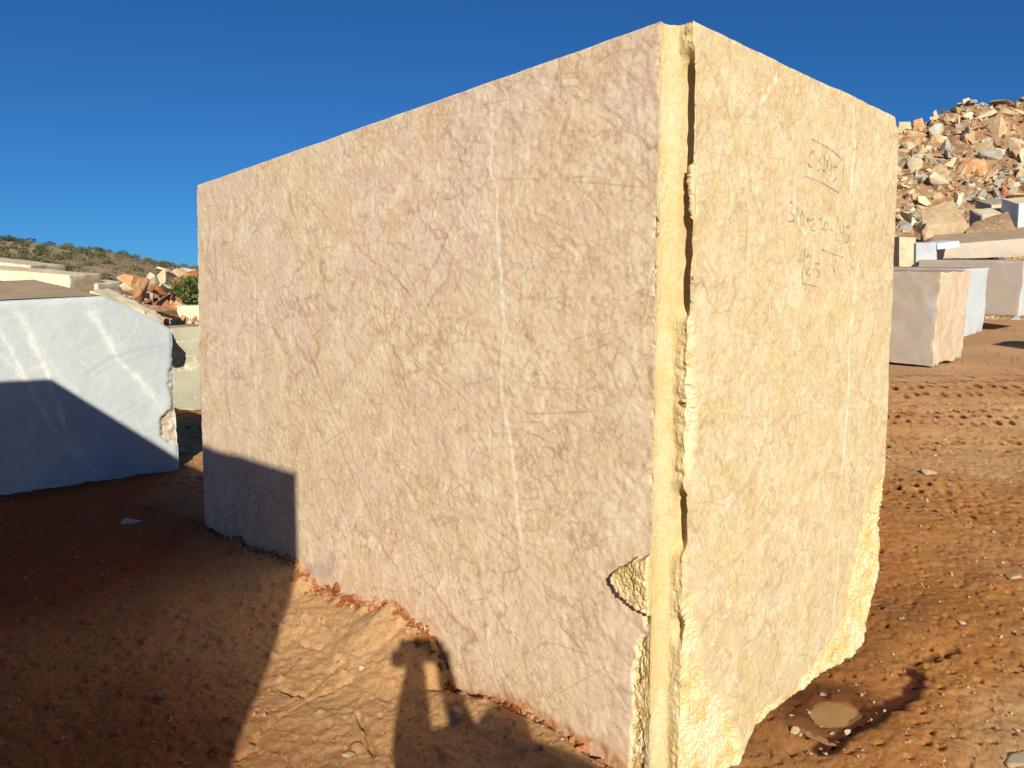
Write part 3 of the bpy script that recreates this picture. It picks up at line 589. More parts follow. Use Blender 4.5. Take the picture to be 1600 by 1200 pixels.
def rock(kind, mat, loc, size, rot, label, cat='rock', group=None, name='rock'):
    key = (kind, mat.name)
    if key not in _cache:
        m = ROCKS[kind].copy(); m.materials.clear(); m.materials.append(mat); _cache[key] = m
    o = link(name, _cache[key], label=label, cat=cat, group=group, loc=loc)
    o.scale = size if hasattr(size, '__len__') else (size,) * 3; o.rotation_euler = rot; return o
def rr(): return (random.uniform(0, 6.3), random.uniform(0, 6.3), random.uniform(0, 6.3))

# ---- big pale blue block at left
def blue_material():
    t = NT('pale_blue_sawn_marble', .55, .35)
    col = t.mix(t.ramp(t.noise(2.2, 6, .65, None, .5), [(.38, 0.), (.62, 1.)]), (.385, .42, .435), (.44, .47, .485))
    col = t.mix(t.ramp(t.noise(40, 4, .8, t.mp((1, 1, .2))), [(.45, 0.), (.75, .5)]), col, (.50, .55, .575))
    col = t.mix(t.math('MULTIPLY', t.hair(2.5, .008, t.al(2.5, (0, 40, 0)), .4), .3), col, (.31, .37, .42))
    col = t.mix(t.math('MULTIPLY', t.attr('whitevein'), t.ramp(t.noise(14, 5, .65), [(.38, .2), (.56, 1.)]), True), col, (.68, .67, .63))
    col = t.mix(t.ramp(t.noise(5, 7, .75, t.al(2, (0, 35, 0))), [(.50, 0.), (.66, .55)]), col, (.52, .545, .55)); col = t.mix(t.ramp(t.noise(9, 7, .75), [(.58, 0.), (.7, .5)]), col, (.33, .375, .41))
    for k_ in (3, 7): col = t.mix(t.math('MULTIPLY', t.hair(k_, .006, t.al(3., (0, 20 * k_, 0), (k_, 2, 5)), .3), .4), col, (.64, .65, .64))
    col = t.mix(t.attr('greyband'), col, (.28, .34, .38))
    col = t.mix(t.attr('broken'), col, t.mix(t.ramp(t.noise(16, 5, .7), [(.45, 0.), (.6, 1.)]), (.36, .27, .18), (.58, .52, .42)))
    k = t.bump(t.noise(60, 5, .7), .2, .004)
    return t.done(col, k)
M_BLUEF = blue_material()
def blue_block():
    # front face lies in the plane y = 5.25, ground near z = -.05; outline follows the sawn face
    y0 = 5.25; q = lambda x, y: hit(x, y, 1, y0)[[0, 2]]
    out = [q(-260, 800), q(0, 772), q(150, 755), q(281, 736), q(279, 690), q(276, 640), q(271, 560), q(271, 514), q(220, 487), q(163, 462), q(0, 470), q(-260, 484)]
    out = np.array(out); res = .012
    x0, x1 = out[:, 0].min(), out[:, 0].max(); n = 150; m = 110
    up = out[[11, 10, 9, 8, 7]]; lo = out[[0, 1, 2, 3]]; rt = out[[3, 4, 5, 6, 7]]
    V = []; S, T = np.meshgrid(np.linspace(0, 1, n), np.linspace(0, 1, m))
    ztop0 = lambda x: np.interp(x, up[:, 0], up[:, 1]); zlow = lambda x: np.interp(x, lo[:, 0], lo[:, 1])
    xe = x0 + (x1 - x0) * S
    Zb = zlow(xe) - .03; Zt = ztop0(xe); Z = Zb + (Zt - Zb) * T
    rx = np.interp(Z, rt[:, 1], rt[:, 0]) + .012 * fbm(Z, 0 * Z, 0 * Z, 5, 4, 81, .6)
    X = x0 + (rx - x0) * S; wv = raster(x1 - x0, 2.2, .005); gb = wv.copy(); br = wv.copy()
    W = lambda l: [hit(a, b, 1, y0)[[0, 2]] - np.array([x0, -.3]) for a, b in l]
    for s_, (w_, v_, l_) in enumerate([(.02, .9, [(25,470),(45,520),(62,565),(80,600),(110,680),(155,750)]), (.03, .9, [(135,470),(160,515),(185,560),(215,590),(250,640)]), (.014, .9, [(-20,480),(0,525),(25,570),(45,600),(75,660),(140,730)]),
            (.01, .9, [(-10,545),(20,575),(40,600)]), (.01, .7, [(205,575),(240,620),(262,660)]), (.006, .7, [(120,560),(160,600)]), (.003, .8, [(128,500),(130,540)]), (.003, .8, [(134,505),(135,545)]), (.006, .4, [(60,600),(120,555),(160,540)]), (.02, .45, [(40,500),(70,560),(130,620)])]):
        stroke(wv, .005, W(l_), w_ * .75, v_, .035, 200 + s_)
    stroke(gb, .005, W([(125,590),(170,560),(215,545),(268,537)]), .014, .45, .02, 3); stroke(gb, .005, W([(130,600),(190,565),(268,543)]), .008, .4, .02, 4)
    blob(br, .005, W([(251,655),(262,642),(273,640),(279,694),(262,692),(252,680)]), 1, .01, 31, .02); 
    blob(br, .005, W([(272,545),(264,600),(268,640),(282,650),(282,540)]), .7, .01, 33, .03)
    uv = (X - x0, Z + .3); b_ = samp(br, .005, *uv)
    Yf = y0 + .002 * fbm(X, 0 * X, Z, 8, 3, 82) + b_ * (.015 + .035 * np.abs(fbm(X, 0 * X, Z, 12, 4, 84, .6))) + .0
    edge = np.minimum(Zt - Z, X.max(1, keepdims=True) - X); Yf = Yf + .022 * np.exp(-np.clip(edge, 0, 9) / .012)
    D = 1.75; tilt = .105
    front = np.stack([X, Yf, Z], -1).reshape(-1, 3); at_ = {'whitevein': samp(wv, .005, *uv).ravel(), 'greyband': samp(gb, .005, *uv).ravel(), 'broken': b_.ravel()}
    Fq = []
    i = np.arange(m - 1)[:, None] * n; j = np.arange(n - 1)[None]; Fq.append(np.stack([i + j, i + j + 1, i + n + j + 1, i + n + j], -1).reshape(-1, 4)); mats = [np.zeros(len(Fq[0]))]
    # rim loop then rings going back
    top = (m - 1) * n + np.arange(n); right = (np.arange(m - 2, -1, -1)) * n + n - 1; bot = np.arange(n - 2, -1, -1); left = np.arange(1, m - 1) * n
    loop = np.concatenate([top, right, bot, left]); L = len(loop); Vs = [front]; base = len(front); last = loop
    ks = np.linspace(0, 1, 26)[1:]
    for k in ks:
        r = front[loop].copy(); r[:, 1] = y0 + D * k; r[:, 0] -= .12 * k
        r[:, 2] += tilt * D * k * (r[:, 2] > .3)
        nn = fbm(r[:, 0], r[:, 1], r[:, 2], 3.5, 4, 88, .6); r[:, 0] += .02 * nn * (np.arange(L) >= n); r[:, 2] += .010 * nn
        cur = base + np.arange(L); Vs.append(r); q_ = np.stack([last, cur, np.roll(cur, -1), np.roll(last, -1)], -1); Fq.append(q_)
        mats.append(np.where(np.arange(L) < n - 1, 1, 2)); last = cur; base += L
    c = Vs[-1].mean(0); Vs.append(c[None]); cidx = base
    V = np.concatenate(Vs); F4 = np.concatenate(Fq); tri = np.stack([last, np.full(L, cidx), np.roll(last, -1)], -1)
    F4 = np.concatenate([F4, np.stack([last, np.full(L, cidx), np.roll(last, -1), np.roll(last, -1)], -1)[:0]])
    # back cap as shrinking ring
    nr = c + (Vs[-2] - c) * .02; V = np.concatenate([V[:-1], nr]); cur = base + np.arange(L)
    F4 = np.concatenate([F4, np.stack([last, cur, np.roll(cur, -1), np.roll(last, -1)], -1)]); mats.append(np.full(L, 2))
    A = {k: np.concatenate([a, np.zeros(len(V) - len(a))]) for k, a in at_.items()}
    me = mesh_np('blue_marble_block', V, F4, [M_BLUEF, M_DUSTY, M_GREY], A, matidx=np.concatenate(mats))
    link('stone_block', me, label='large pale blue white-veined marble block with a dusty top, at the left edge', cat='stone block')
blue_block()

# ---- greenish block in the gap behind it
t = NT('green_grey_marble', .7)
_c = t.mix(t.ramp(t.noise(2, 5, .6), [(.4, 0.), (.6, 1.)]), (.27, .255, .185), (.33, .31, .24))
_c = t.mix(t.math('MULTIPLY', t.ramp(t.noise(7, 6, .7, None, .5), [(.60, 0.), (.64, 1.)]), .9), _c, (.56, .53, .46))
_c = t.mix(t.math('MULTIPLY', t.hair(.9, .012, t.mp((1, 1, 1), (20, 40, 10), loc=(0, 1.3, .4)), .7), .8), _c, (.52, .43, .24))
M_GREEN = t.done(_c, t.bump(t.noise(20, 5), .3, .01))
block('stone_block', pxbox([(225, 650), (345, 642), (345, 508), (225, 513)], (10.4, 10.7, 10.7, 10.4), fwd(1.6, .1, -.2)), [M_GREEN, M_DUSTY],
      'green-grey block with white flecks and yellow vein, in the gap beside the pale blue block', faces=[0, 1, 0, 0, 0, 0], seed=3)
# ---- left background: cream blocks on the dusty terrace
block('stone_block', pxbox([(-60, 432), (49, 436), (48, 415), (-60, 402)], (15.2, 15.2, 15.2, 15.2), fwd(1.2, .1)), [M_CREAM], 'cream slab-like block lying on top of the long cream block at the left edge', seed=5, chip=.05)
block('stone_block', pxbox([(-60, 480), (111, 482), (110, 430), (-60, 416)], (14, 14.2, 14.2, 14), fwd(1.1, .1)), [M_CREAM], 'long cream block behind the dusty top of the pale blue block', seed=6, chip=.05)
rock(3, M_PINK, at(8, 444, 13.4), (.62, .4, .34), (.1, .2, .4), 'mottled brown and white rock before the long cream block', name='rock')
block('stone_block', pxbox([(100, 480), (153, 480), (153, 443), (112, 440)], (15, 15, 15, 15), fwd(.9, .1)), [M_CREAM], 'small cream block at the right end of the long cream block', seed=8, chip=.04)
block('stone_block', pxbox([(130, 520), (248, 530), (228, 488), (140, 454)], (9.4, 9.5, 9.9, 9.8), fwd(.45, .05)), [M_CREAM, M_GREY], 'rough cream-grey block with a broken top behind the pale blue block', seed=9, chip=.12, rough=.06, n=30)
block('stone_block', pxbox([(268, 540), (360, 540), (360, 476), (273, 478)], (12.4, 12.6, 12.6, 12.4), fwd(1.0, .1)), [M_CREAM], 'pale cream block below the green bush at the edge of the main block', seed=10, chip=.05)
LR = [(201, 443, 14.5, (.44, .3, .42), 1, M_ORANGE, (.05, .1, .3), 'upright orange-brown slab rock at the left end of the left rock heap'),
      (203, 453, 14.2, (.34, .3, .22), 9, M_CREAM, (.3, .4, .9), 'pale lumpy rock leaning on the orange-brown slab rock'),
      (222, 452, 13.6, (.24, .3, .46), 2, M_ORANGE, (.0, .3, .2), 'tall ochre rock standing upright in the left rock heap'),
      (238, 441, 14.4, (.30, .3, .46), 5, M_CREAM, (.2, .5, .2), 'tall cream chunk behind the ochre upright rock'),
      (250, 447, 14.3, (.26, .3, .34), 6, M_RED, (.5, .2, .2), 'red-brown rock leaning beside the tall cream chunk'),
      (264, 450, 14.2, (.30, .3, .26), 7, M_GREY, (.6, .2, 1.2), 'round grey rock in the middle of the left heap'),
      (279, 441, 14.6, (.26, .3, .34), 4, M_RED, (.1, .2, 1.9), 'brick-red rock left of the green bush'),
      (266, 425, 15.4, (.52, .4, .26), 3, M_CREAM, (.1, .25, .5), 'flat pale slab high on the left heap'),
      (296, 425, 15.6, (.50, .4, .30), 8, M_CREAM, (.3, .1, .5), 'white pointed rock on top of the left heap by the main block'),
      (284, 431, 15.2, (.34, .3, .24), 10, M_PINK, (.3, .9, .5), 'pink rock just below the heap top'),
      (252, 434, 15.0, (.34, .3, .22), 11, M_CREAM, (.3, 1.9, .5), 'cream rock wedged above the red-brown rock'),
      (248, 487, 10.6, (.52, .4, .30), 12, M_BROWN, (.1, .15, .3), 'big brown rock lying before the left heap, right of the cream-grey block'),
      (222, 482, 11.0, (.34, .3, .14), 3, M_BROWN, (.1, .2, .3), 'flat dark brown rock tucked under the big brown rock'),
      (292, 436, 14.9, (.22, .3, .26), 13, M_ORANGE, (.9, .2, .3), 'orange rock right behind the green bush'),
      (306, 430, 15.0, (.24, .3, .26), 14, M_RED, (.9, 1.2, .3), 'dark red rock touching the edge of the main block')]
for (x, y, d, s, k, m, r, lb) in LR: rock(k, m, at(x, y, d), tuple(a * 1.15 for a in s), r, lb)
g = np.random.default_rng(21); LC = {M_ORANGE: 'orange', M_RED: 'red', M_PINK: 'pink', M_CREAM: 'cream', M_TAN: 'tan', M_GREY: 'grey', M_BROWN: 'brown'}
for i in range(70):
    u = g.uniform(); d = g.uniform(12.8, 16.2); x = g.uniform(188, 330); top = 458 - (x - 185) * .30
    y = top + 4 + (16.2 - d) / 3.4 * (500 - top); m = [M_ORANGE, M_RED, M_PINK, M_CREAM, M_TAN][int(g.integers(5))]; s = g.uniform(.10, .26)
    rock(int(g.integers(16)), m, at(x, y, d), s, rr(), f'small {LC[m]} stone in the rock heap left of the main block', group=f'small {LC[m]} stones of the left heap')
for i in range(14):
    m = [M_ORANGE, M_PINK, M_CREAM][i % 3]; rock(int(g.integers(16)), m, at(240 + i * 7, 503 + g.uniform(-3, 3), 11.2 + g.uniform(-.3, .3)), g.uniform(.10, .2), rr(), f'{LC[m]} stone in the row of rubble on the green-grey block', group=f'{LC[m]} stones on the green-grey block')

# ---- soil core under both heaps
def heap(name, label, poly, kind='stuff'):
    pass
def heap_mesh(name, c, ax, hgt, mat, label, seed=1, shape=None):
    n = 90; S, T = np.meshgrid(np.linspace(-1, 1, n), np.linspace(-1, 1, n)); r = np.sqrt(S ** 2 + T ** 2)
    X = c[0] + S * ax[0] * F2[1] + T * ax[1] * F2[0]; Y = c[1] - S * ax[0] * F2[0] + T * ax[1] * F2[1]
    Z0 = base_h(X, Y)[0] - .15
    Z = Z0 + hgt * shape(S, T) * (1 + .10 * fbm(X, Y, 0 * X, .8, 4, seed)) + .25 * np.abs(fbm(X, Y, 0 * X, 2.5, 4, seed + 5, .6)) * (shape(S, T) > .02)
    V = np.stack([X, Y, Z], -1).reshape(-1, 3); i = np.arange(n - 1)[:, None] * n; j = np.arange(n - 1)[None]
    Fq = np.stack([i + j, i + j + 1, i + n + j + 1, i + n + j], -1).reshape(-1, 4)
    me = mesh_np(name, V, Fq, mat); link(name, me, kind='stuff', label=label, cat='rubble heap'); return X, Y, Z
M_HEAP = stone_material('rubble_soil', (.24, .115, .05), (.36, .21, .11), (.45, .33, .21), 1.6, bump=.8)
dome = lambda S, T: np.clip(1 - (S ** 2 + T ** 2), 0, 1) ** .8
cL = at(285, 470, 16)[:2]; heap_mesh('rubble_heap', cL, (2.3, 2.6), 1.5, M_HEAP, 'reddish soil and gravel core of the rock heap left of the main block', 3, dome)

# bush
def leafy(seed, n, size, leaf, mat, stem=None, squash=.8):
    g = np.random.default_rng(seed); c = g.normal(0, 1, (n, 3)); c /= np.linalg.norm(c, axis=1, keepdims=True); c *= (g.uniform(.25, 1, (n, 1)) ** .5) * size / 2
    c *= 1 + .35 * fbm(c[:, 0] * 3 / size, c[:, 1] * 3 / size, c[:, 2] * 3 / size, 1, 2, seed)[:, None]; c[:, 2] = c[:, 2] * squash + size * squash * .5
    a = g.normal(0, 1, (n, 3)); a /= np.linalg.norm(a, axis=1, keepdims=True); b = np.cross(a, g.normal(0, 1, (n, 3))); b /= np.linalg.norm(b, axis=1, keepdims=True)
    s = leaf * g.uniform(.6, 1.3, (n, 1)); V = np.stack([c - a * s, c + b * s * .45, c + a * s, c - b * s * .45], 1).reshape(-1, 3)
    return mesh_np('foliage', V, np.arange(4 * n).reshape(-1, 4), mat, smooth=False)
def leafmat(name, a, b):
    t = NT(name, .7, .2); col = t.mix(t.ramp(t.noise(2.5, 3, .6), [(.4, 0.), (.6, 1.)]), a, b); return t.done(col)
M_LEAF = leafmat('bush_leaf', (.07, .10, .025), (.17, .19, .06)); M_OAK = leafmat('far_oak_leaf', (.06, .075, .03), (.12, .13, .055)); M_SCRUB = leafmat('far_scrub_leaf', (.13, .12, .065), (.19, .165, .095))
M_TRUNK = stone_material('bark', (.10, .07, .045), (.16, .12, .08), None, 8.)
def stem_mesh(h, r, n=5, spread=.5, seed=0):
    g = random.Random(seed); bm = bmesh.new()
    for k in range(n):
        a = k * 6.28 / n + g.random(); d = Vector((math.cos(a) * spread * h * g.uniform(.3, 1), math.sin(a) * spread * h * g.uniform(.3, 1), h * g.uniform(.75, 1)))
        res = bmesh.ops.create_cone(bm, segments=6, radius1=r, radius2=r * .35, depth=d.length, cap_ends=True)
        R = d.to_track_quat('Z', 'Y').to_matrix().to_4x4(); bmesh.ops.transform(bm, matrix=Matrix.Translation(d / 2) @ R, verts=res['verts'])
    me = bpy.data.meshes.new('trunk'); bm.to_mesh(me); bm.free(); me.materials.append(M_TRUNK); return me
p = at(300, 474, 12.6); b = link('bush', None, label='green leafy bush growing from the rubble beside the main block', cat='bush', loc=p)
link('foliage', leafy(5, 1500, .62, .035, M_LEAF, squash=.8), b); link('stem', stem_mesh(.42, .012, 7, .45, 3), b)

# ---- right: blocks in the yard
U6 = lambda d: np.array([0, 0, d])
def yardbox(px, py, d, w, dep, h, sl=.09):                 # near bottom corner seen at (px, py) d metres off; sides run with the world axes like the main block
    P = at(px, py, d) - np.array([0, 0, .12]); h = h + .12; e1 = np.array([0, w, sl * w * .734]); e2 = np.array([dep, 0, sl * dep * .679]); T = np.array([-.09 * .679 * h, -.09 * .734 * h, h])
    return [P + e1, P, P + e2, P + e1 + e2, P + e1 + T, P + T, P + e2 + T, P + e1 + e2 + T]
block('stone_block', yardbox(1457, 561, 12.1, 1.9, 1.45, 1.38), [M_PINKGREY, M_DUSTY, M_PALEBROWN],
      'pink-grey block with a rough tan end and chipped corner, nearest right of the main block', faces=[0, 1, 0, 0, 0, 2], seed=12, chip=.05, n=44, rough=.022)
block('stone_block', yardbox(1498, 518, 14.6, 2.4, 1.5, 1.20), [M_BLUEGREY, M_DUSTY, M_BLUE],
      'block with a clean white-blue end face standing behind the pink-grey block', faces=[0, 1, 0, 0, 0, 2], seed=13, chip=.03, n=30)
block('stone_block', yardbox(1592, 488, 18.2, 2.4, 1.6, 1.23), [M_PINKGREY, M_DUSTY, M_BLUE],
      'brownish block with a white right end, farthest of the yard row at the right edge', faces=[0, 1, 0, 0, 0, 2], seed=14, chip=.03, n=30)
block('stone_block', pxbox([(1452, 405), (1680, 400), (1680, 366), (1452, 384)], (21, 21.5, 21.5, 21), fwd(2.2, .45)), [M_PINKGREY, M_DUSTY],
      'long low grey-brown block lying across behind the yard row', faces=[0, 1, 0, 0, 0, 0], seed=15, chip=.06, n=30)
block('stone_block', pxbox([(1405, 425), (1431, 425), (1431, 371), (1405, 370)], (20, 20, 20, 20), fwd(.8, .1)), [M_CREAM], 'clean white upright block touching the right edge of the main block', seed=16, chip=.02)
block('stone_block', pxbox([(1431.5, 425), (1464, 420), (1464, 379), (1431.5, 380)], (19.9, 20, 20, 19.9), fwd(.8, .1)), [M_BLUEGREY], 'blue-grey block between the clean white block and the small white slab', seed=17, chip=.02)
block('stone_block', pxbox([(1464.5, 390), (1501, 386), (1499, 376), (1464.5, 380)], (20.4, 20.4, 20.4, 20.4), fwd(.8, .1)), [M_BLUE], 'small white slab lying above the long low block', seed=18, chip=.02)
block('stone_slab', pxbox([(1500, 388), (1640, 366), (1640, 356), (1500, 379)], (22.6, 23, 23, 22.6), fwd(1.2, .3)), [M_BLUEGREY, M_DUSTY], 'pale blue-grey slab leaning low along the foot of the right heap', cat='stone slab', faces=[0, 1, 0, 0, 0, 0], seed=19, chip=.03)
block('stone_slab', pxbox([(1455, 376), (1520, 362), (1502, 333), (1448, 349)], (23.4, 23.4, 24.2, 24.2), fwd(.5, .5)), [M_TAN, M_BLUEGREY], 'tilted tan slab with a grey upper edge at the foot of the right heap', cat='stone slab', faces=[0, 1, 0, 0, 0, 0], seed=20, chip=.06)
block('stone_slab', pxbox([(1515, 378), (1590, 366), (1582, 346), (1530, 362)], (23.0, 23.2, 23.6, 23.4), fwd(.25, .35)), [M_BROWN, M_CREAM], 'dark brown slab tipped on edge among the yard slabs', cat='stone slab', faces=[0, 1, 0, 0, 0, 0], seed=22, chip=.04)
block('stone_block', pxbox([(1549, 356), (1592, 350), (1592, 316), (1549, 320)], (25, 25, 25, 25), fwd(.9, .3)), [M_CREAM, M_GREY], 'cream block with a grey top set in the heap foot at the right edge', faces=[0, 1, 0, 0, 0, 0], seed=23, chip=.05)
block('stone_block', pxbox([(1534, 366), (1580, 358), (1580, 334), (1534, 336)], (24.2, 24.2, 24.2, 24.2), fwd(.7, .3)), [M_PINKGREY, M_CREAM], 'shaded pink-brown block under the cream block of the heap foot', faces=[0, 1, 0, 0, 0, 0], seed=24, chip=.05)
block('stone_block', pxbox([(1590, 358), (1650, 350), (1650, 314), (1592, 318)], (23.6, 23.6, 23.6, 23.6), fwd(.9, .3)), [M_BLUE, M_CREAM], 'white upright block cut by the right picture edge at the heap foot', faces=[0, 1, 0, 0, 0, 0], seed=25, chip=.03)
for (x, y, d, s, k, m, r, lb) in [(1449, 366, 21.8, (.72, .5, .62), 2, M_TAN, (.1, .2, .3), 'rounded yellow rock above the blue-grey block'), (1416, 350, 23, (.9, .6, .35), 3, M_GREY, (.2, -.5, .3), 'pale slanted grey rock beside the main block, above the white block'),
        (1418, 338, 24, (.8, .5, .5), 7, M_CREAM, (.4, .3, .3), 'cream rock close to the main block under the grey slab'), (1500, 395 - 30, 24, (.5, .4, .4), 5, M_PINK, (.4, .3, .3), 'pink rock right of the tilted tan slab')]:
    rock(k, m, at(x, y, d), s, r, lb)

# ---- right rubble heap
HC = at(1560, 380, 33)[:2]
def hshape(S, T):
    f = np.clip((T + .95) / 1.15, 0, 1) * (T < .2) + (T >= .2) * np.clip(1 - (T - .2) * 1.1, 0, 1)
    return f * np.clip(1 - np.abs(S) ** 3, 0, 1) * (1 + .25 * S)
HX, HY, HZ = heap_mesh('rubble_heap', HC, (13, 11), 9.0, M_HEAP, 'soil and fine rubble core of the tall heap at the right', 9, hshape)
def heap_z(x, y):
    S = ((x - HC[0]) * F2[1] - (y - HC[1]) * F2[0]) / 13; T = ((x - HC[0]) * F2[0] + (y - HC[1]) * F2[1]) / 11
    fi = np.clip((T + 1) / 2 * 89, 0, 88.99); fj = np.clip((S + 1) / 2 * 89, 0, 88.99); return HZ[int(fi), int(fj)]
def heap_hit(px, py):
    r = ray(px, py)
    for d in np.arange(20, 45, .15):
        q = CAM + r * d
        S = ((q[0] - HC[0]) * F2[1] - (q[1] - HC[1]) * F2[0]) / 13; T = ((q[0] - HC[0]) * F2[0] + (q[1] - HC[1]) * F2[1]) / 11
        if abs(S) < 1 and abs(T) < 1 and q[2] < heap_z(q[0], q[1]): return q
    return None
BIGR = [(1440, 245, 55, 30, M_TAN, 3, 'large tan slab-like boulder with a pale lower edge, left part of the right heap'), (1422, 232, 30, 26, M_CREAM, 5, 'yellow-cream boulder touching the main block edge on the heap'),
        (1430, 212, 38, 22, M_TAN, 7, 'tan boulder with white corner near the heap top by the main block'), (1468, 216, 38, 26, M_TAN, 6, 'squarish tan boulder above the dark gap in the heap'),
        (1480, 245, 60, 20, M_BROWN, 3, 'long brownish slab slanting across the heap middle'), (1512, 206, 44, 14, M_TAN, 11, 'long tan slab near the heap crest'), (1545, 246, 32, 26, M_GREY, 9, 'grey angular slab on the red soil patch of the heap'),
        (1563, 250, 28, 24, M_PINK, 2, 'pinkish brown angular rock beside the grey slab on the heap'), (1588, 244, 28, 20, M_CREAM, 1, 'yellow rock at the right picture edge on the heap'), (1515, 270, 44, 30, M_ORANGE, 10, 'large rounded orange boulder at the centre of the heap'),
        (1583, 166, 70, 24, M_PINK, 3, 'big pale pink slab crowning the heap at the right edge'), (1442, 285, 34, 20, M_GREY, 13, 'light grey rock in the heap centre left'), (1411, 296, 34, 12, M_CREAM, 11, 'white flat rock beside the main block, low on the heap'),
        (1413, 308, 28, 18, M_ORANGE, 9, 'orange-brown rock under the white flat rock'), (1463, 184, 20, 18, M_CREAM, 4, 'bright pointed rock on the heap crest, left'), (1492, 186, 22, 16, M_TAN, 6, 'tan rock on the heap crest, centre'),
        (1510, 184, 24, 14, M_CREAM, 8, 'cream rock on the heap crest left of the big pale slab'), (1573, 305, 26, 20, M_RED, 2, 'orange-red rock above the cream block of the heap foot'), (1560, 320, 40, 12, M_CREAM, 3, 'cream slab lying on the heap foot blocks'),
        (1530, 318, 30, 14, M_CREAM, 12, 'cream flat rock in the lower heap'), (1590, 305, 40, 14, M_TAN, 3, 'tan slab low at the right picture edge'), (1598, 262, 30, 18, M_GREY, 5, 'grey rock at the right picture edge in the heap middle')]
for (x, y, w, h, m, k, lb) in BIGR:
    q = heap_hit(x, y)
    for k_ in range(2, 60, 2):
        if q is not None: break
        q = heap_hit(x, y + k_)
    d = (q - CAM) @ FW; s = d / FPX; rock(k, m, q - FW * .1, (w * s * 1.15, w * s * .8, h * s * 1.5), (random.uniform(-.3, .3), random.uniform(-.35, .35), -YAW + random.uniform(-.5, .5)), lb, name='boulder', cat='boulder')
g = np.random.default_rng(77); cnt = 0; pal = [M_TAN] * 6 + [M_CREAM] * 5 + [M_GREY] * 3 + [M_ORANGE] * 2 + [M_PINK] + [M_BROWN]; spots = []
size_seq = [g.uniform(20, 40) for _ in range(80)] + [g.uniform(10, 18) for _ in range(195)]
for s_ in size_seq:
    for tr in range(30):
        x = g.uniform(1396, 1612); y = g.uniform(160, 372) if s_ < 15 else g.uniform(185, 372)
        if x > 1520 and 190 < y < 235 and s_ > 12: continue
        if all((x - a) ** 2 + (y - b) ** 2 > ((s_ + c) * .36) ** 2 for a, b, c in spots): break
    spots.append((x, y, s_)); q = heap_hit(x, y)
    if q is None: continue
    d = (q - CAM) @ FW; w = s_ * d / FPX; m = pal[int(g.integers(len(pal)))]; big = 'medium' if s_ >= 15 else 'small'
    rock(int(g.integers(16)), m, q + np.array([0, 0, w * .12]), (w * g.uniform(.9, 1.4), w, w * g.uniform(.4, .85)), rr(), f'{big} {LC[m]} rubble stone on the tall heap at the right', group=f'{big} {LC[m]} stones of the right heap', name='rubble_stone', cat='rubble stone')
def rubble_stuff():
    Vs = []; Fs = []; mi = []; base = 0; g = np.random.default_rng(5)
    ml = [M_TAN, M_CREAM, M_GREY, M_TAN, M_BROWN]
    src = []
    for k in range(6):
        bm = bmesh.new(); P = g.uniform(-.5, .5, (9, 3))
        for p in P: bm.verts.new(p)
        r = bmesh.ops.convex_hull(bm, input=bm.verts); bmesh.ops.delete(bm, geom=[v for v in bm.verts if not v.link_faces], context='VERTS'); bmesh.ops.triangulate(bm, faces=bm.faces); bm.verts.index_update()
        src.append((np.array([v.co for v in bm.verts]), np.array([[v.index for v in f.verts] for f in bm.faces]))); bm.free()
    for i in range(14000):
        S = g.uniform(-.95, .95); T = g.uniform(-.98, .35); x = HC[0] + S * 13 * F2[1] + T * 11 * F2[0]; y = HC[1] - S * 13 * F2[0] + T * 11 * F2[1]
        z = heap_z(x, y); s = g.uniform(.09, .34) * (1.8 if g.uniform() < .15 else 1); v, f = src[int(g.integers(6))]
        q = Matrix.Rotation(g.uniform(0, 6.3), 3, Vector(g.normal(0, 1, 3))); v = v @ np.array(q).T * s * np.array([1.3, 1, .9])
        Vs.append(v + np.array([x, y, z + s * .1])); Fs.append(f + base); base += len(v); mi += [int(g.integers(5))] * len(f)
    link('rubble', mesh_np('rubble', np.concatenate(Vs), np.concatenate(Fs), ml, smooth=False, matidx=mi), kind='stuff', label='fine stone rubble covering the tall heap at the right', cat='rubble')
rubble_stuff()

# ---- far hill with trees
def hill_z(th, r):
    cr = np.interp(th, [-1.4, -.9, -.60, -.565, -.53, -.48, -.43, -.38, -.30, -.1, .3], [26, 31, 28.5, 28.5, 27.5, 26, 22, 20, 18, 11, 4])
    t = np.clip((r - 110) / 210, 0, 1); prof = t ** 1.15; back = np.clip((r - 320) / 300, 0, 1)
    x = r * np.sin(th); y = r * np.cos(th)
    return prof * cr * (1 - back ** 1.5) + 1.6 * fbm(x, y, 0 * x, .018, 4, 9) * np.clip(t * 2, 0, 1) * (1 - t) + .5 * fbm(x, y, 0 * x, .08, 3, 10) * t
def hill():
    th = np.linspace(-1.35, .25, 260); r = np.linspace(100, 620, 130); TH, R = np.meshgrid(th, r)
    Z = hill_z(TH, R) + .4; X = CAM[0] + R * np.sin(TH + YAW); Y = CAM[1] + R * np.cos(TH + YAW); Z = np.where(R < 112, -3, Z)
    n, m = X.shape; V = np.stack([X, Y, Z], -1).reshape(-1, 3); i = np.arange(n - 1)[:, None] * m; j = np.arange(m - 1)[None]
    Fq = np.stack([i + j, i + m + j, i + m + j + 1, i + j + 1], -1).reshape(-1, 4)[:, ::-1]
    t = NT('dry_hillside', .95, .1); c = t.mix(t.ramp(t.noise(.03, 6, .65), [(.4, 0.), (.6, 1.)]), (.30, .215, .13), (.38, .28, .175))
    c = t.mix(t.ramp(t.noise(.12, 5, .7), [(.56, 0.), (.70, .8)]), c, (.12, .12, .055))
    link('hill', mesh_np('hill', V, Fq, t.done(c, t.bump(t.noise(.8, 5), .6, 1.))), kind='structure')
hill()
crowns = [leafy(40 + i, 260, 1., .075, M_OAK if i < 3 else M_SCRUB, squash=.72) for i in range(5)]; trunk = stem_mesh(.5, .03, 3, .35, 8)
g = np.random.default_rng(3); k = 0
